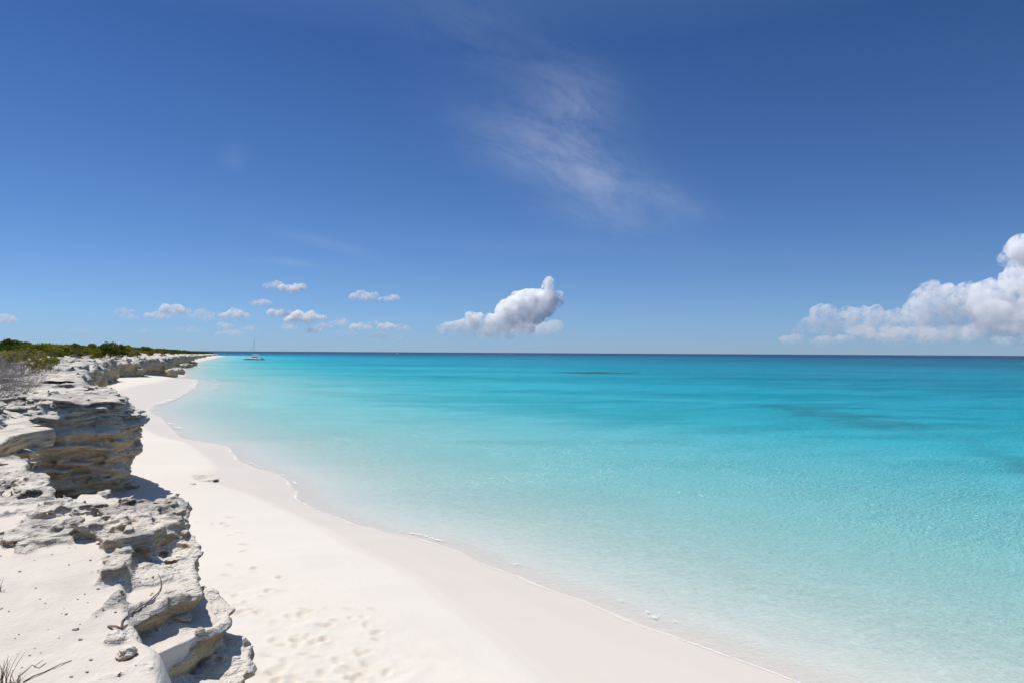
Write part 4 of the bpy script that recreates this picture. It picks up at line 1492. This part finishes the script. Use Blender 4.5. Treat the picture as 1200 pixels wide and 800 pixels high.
def motorboat(x, y, rz, label):
    b = empty("motorboat", (x, y, 0), rz)
    tag(b, label, "motorboat")
    mb = MB()
    hull_mb(mb, 9.0, 0.0, 3.0, 1.2, 1.7, 0.5)
    mb.build("hull", WHITE, b, smooth=True)
    mb = MB()
    mb.box((0.2, 0, 2.1), (3.4, 2.2, 1.5), taper=0.8)
    c = mb.build("cabin", WHITE, b)
    mb = MB()
    mb.box((0.2, 0, 2.25), (3.1, 2.14, 0.45), taper=0.93)
    mb.build("window", GLASS, c)
    mb = MB()
    mb.box((-0.3, 0, 3.3), (3.0, 2.3, 0.12))
    for sx in (-1.6, 1.0):
        for sy in (-0.9, 0.9):
            mb.tube([(sx, sy, 2.7), (sx, sy, 3.3)], 0.04, 5)
    mb.build("sun_top", CANVAS, b)
    return b


motorboat((266.5 - 600) / 800 * 1750, 1750, 0.4, "tiny white motorboat on the horizon off the far point")
motorboat((466 - 600) / 800 * 2400, 2400, 2.6, "tiny white motorboat far out on the horizon right of the catamaran")


# ------------------------------------------------------------------ loose rocks, stones, driftwood, grass
def stone_mesh(name, seed, size, mats, squash=(1, 1, 0.6), sand=0.0, res=14, rough=0.34):
    h = 2.6 / res
    a = np.arange(-1.3, 1.31, h)
    X, Y, Z = a[:, None, None], a[None, :, None], a[None, None, :]
    o_ = seed * 7.3
    F = 0.85 - np.sqrt(X ** 2 + Y ** 2 + Z ** 2)
    F = F + rough * (gnoise(a + o_, a, a, (1.3, 1.3, 1.8), 400 + seed) + 0.5 * gnoise(a + o_, a, a, (3, 3, 5), 500 + seed) - 0.45 * np.abs(gnoise(a + o_, a, a, (5, 5, 8), 600 + seed)) + 0.15)
    F = np.minimum(F, 0.62 - np.abs(Z + 0.1 * X))
    F[0], F[-1], F[:, 0], F[:, -1], F[:, :, 0], F[:, :, -1] = -1, -1, -1, -1, -1, -1
    V, Q, ci = surface_nets(F.astype(np.float32), (-1.3, -1.3, -1.3), h)
    V = V * np.array(squash) * size
    return mesh_np(name, V, Q, mats, attrs={'sand': np.full(len(V), sand), 'tan': np.full(len(V), 0.75)})


STONE = simple_mat("small_stone", (0.38, 0.34, 0.30), 0.95, 0.5, 25.0, spec=0.1)
stones = [stone_mesh("stone", k, 1.0, STONE, (1, 0.75, 0.55)) for k in range(4)]
r = random.Random(21)
SPOT = [(120, 688), (104, 694), (137, 699), (150, 690), (47, 687), (7, 711), (16, 714), (80, 711), (83, 717), (94, 735), (99, 729), (100, 747), (54, 762), (41, 765), (47, 757), (32, 779), (96, 700),
        (82, 718), (60, 640), (45, 655), (70, 622), (30, 610), (65, 648), (20, 640), (28, 668), (110, 655), (130, 668), (118, 720), (126, 712), (140, 715), (160, 668), (172, 663),
        (85, 660), (52, 700), (10, 690), (75, 745), (62, 735), (112, 770), (108, 784), (90, 790), (70, 780), (24, 745), (176, 676), (183, 674), (168, 680), (5, 650), (40, 628), (92, 640)]
kk = 0
for (qx, qy) in SPOT + [(r.uniform(0, 170), r.uniform(620, 795)) for _ in range(22)]:
    p = drop_px(qx, qy)
    if p is None or p.y > 12:
        continue
    src = stones[kk % 4]
    o = src if kk < 4 else src.copy()
    if kk >= 4:
        col.objects.link(o)
    big = kk < len(SPOT)
    s_ = 0.006 + 0.012 * r.random() ** 2 if big else r.uniform(0.003, 0.008)
    o.location = (p.x, p.y, p.z + s_ * 0.2)
    o.scale = (s_ * r.uniform(0.8, 1.3), s_, s_)
    o.rotation_euler = (r.uniform(-0.3, 0.3), r.uniform(-0.3, 0.3), r.uniform(0, 6.28))
    tag(o, "small dark stone lying on the pale sand of the terrace", "stone", "small stones on the sandy terrace")
    kk += 1


def lone_rock(qx, qy, size, squash, label, cat, seed, z=None, name="loose_rock", sink=0.3, sand=0.0, mat=None):
    if z is None:
        p = drop_px(qx, qy)
        if p is None:
            return None
    else:
        p = Vector((*px(qx, qy, z), z))
        if name == "beach_rock":
            p.z = float(beach_z(shore_d(np.array([p.x]), np.array([p.y]))[0])) - 0.02
    o = stone_mesh(name, seed, size, mat or ROCK, squash, sand, res=34, rough=0.42)
    o.location = (p.x, p.y, p.z + size * squash[2] * (0.6 - sink))
    o.rotation_euler = (0, 0, seed * 1.3)
    return tag(o, label, cat)


lone_rock(216, 724, 0.075, (1.2, 0.9, 0.6), "grey cobble resting on the sand pocket of the lowest slab", "rock", 5)
lone_rock(238, 739, 0.05, (1.0, 0.7, 0.7), "brown stone on the sand pocket near the lip of the slab", "rock", 6, mat=STONE)
lone_rock(153, 766, 0.06, (0.9, 0.9, 0.9), "knobbly dark rock at the left end of the sand pocket", "rock", 7)
lone_rock(222, 558, 0.42, (0.8, 0.6, 0.25), "small flat tan rock lying on the beach below the bluff", "rock", 8, z=0.93, sink=0.75, sand=0.2, name="beach_rock")
lone_rock(240, 554, 0.95, (1.3, 0.8, 0.28), "low tan rock half buried in the beach at the wet sand edge", "rock", 9, z=0.80, sink=0.85, sand=0.35, name="beach_rock")
lone_rock(203, 440, 1.6, (1.0, 0.9, 0.9), "yellowish boulder at the foot of the cliff beside the swash", "boulder", 10, z=0.5, sink=0.2)
lone_rock(209, 438, 2.0, (1.0, 0.9, 0.8), "tan boulder at the water's edge nearest the swash", "boulder", 11, z=0.2, sink=0.2)
lone_rock(222, 428, 3.0, (1.4, 0.9, 0.6), "dark brown boulder standing in the shallows off the cliff", "boulder", 12, z=0.1, sink=0.2)
lone_rock(217, 430, 2.4, (1.5, 0.9, 0.5), "low grey boulder between the cliff and the shallows", "boulder", 13, z=0.3, sink=0.2)

TWIG = simple_mat("dry_twig", (0.20, 0.15, 0.11), 0.9, 0.4, 30.0)
GRASS = simple_mat("dry_grass", (0.13, 0.10, 0.06), 0.9, 0.4, 30.0)


def stick(name, pts, r0, r1, label, cat):
    P = [drop_px(x, y) for x, y in pts]
    P = [p for p in P if p is not None]
    if len(P) < 2:
        return
    c = P[0]
    mb = MB()
    loc = [(p - c) + Vector((0, 0, r0 * (0.6 + 1.5 * math.sin(i * 1.9) ** 2))) for i, p in enumerate(P)]
    mb.tube(loc, [r0 + (r1 - r0) * i / (len(P) - 1) for i in range(len(P))], 6)
    o = mb.build(name, TWIG, None, True)
    o.location = c
    tag(o, label, cat)


stick("dry_root", [(147, 735), (148, 727), (152, 722), (160, 716), (168, 710), (176, 705), (184, 699), (190, 693), (193, 686), (192, 677), (189, 671)], 0.006, 0.003,
      "thin crooked dry root curving over the sandy slab", "root")
stick("dry_twig", [(132, 732), (141, 734), (147, 735), (154, 731)], 0.008, 0.006, "short brown twig crossing the lower end of the root", "twig")
stick("dry_stick", [(34, 796), (46, 790), (58, 785), (68, 780), (78, 776), (90, 771)], 0.004, 0.002, "long thin dry stick lying on sand beside the dead grass", "stick")
stick("dry_twig", [(28, 790), (38, 782), (44, 776), (50, 779)], 0.0022, 0.001, "fine forked dry twig behind the long stick", "twig")
stick("dry_twig", [(60, 774), (52, 780), (46, 778), (57, 770)], 0.0022, 0.001, "small pale dry twig above the long stick", "twig")


def tuft(qx, qy, blades, hgt, label, seed, lean=0.5):
    p = drop_px(qx, qy)
    if p is None:
        return
    r = random.Random(seed)
    mb = MB()
    for k in range(blades):
        a = r.uniform(0, 6.28)
        L = hgt * r.uniform(0.35, 1.0)
        ln = lean * r.uniform(0.1, 1.0)
        b = Vector((r.gauss(0, 0.012), r.gauss(0, 0.012), -0.01))
        pts = [b + Vector((math.cos(a) * ln * L * q ** 1.6, math.sin(a) * ln * L * q ** 1.6, L * q)) for q in (0, 0.35, 0.7, 1.0)]
        mb.tube(pts, [0.0022, 0.0020, 0.0014, 0.0004], 4)
    o = mb.build("grass_tuft", GRASS)
    o.location = p
    tag(o, label, "grass tuft")


tuft(12, 797, 16, 0.19, "dead brown grass tuft with tall blades in the near left corner", 3, 0.45)
tuft(26, 799, 14, 0.07, "short matted dead grass beside the tall tuft", 4, 1.4)
tuft(3, 690, 9, 0.12, "sparse dry grass tuft at the left edge of the sandy terrace", 5, 0.8)
tuft(9, 640, 7, 0.10, "tiny dry sprig on the sand near the back ridge of rock", 6, 0.6)
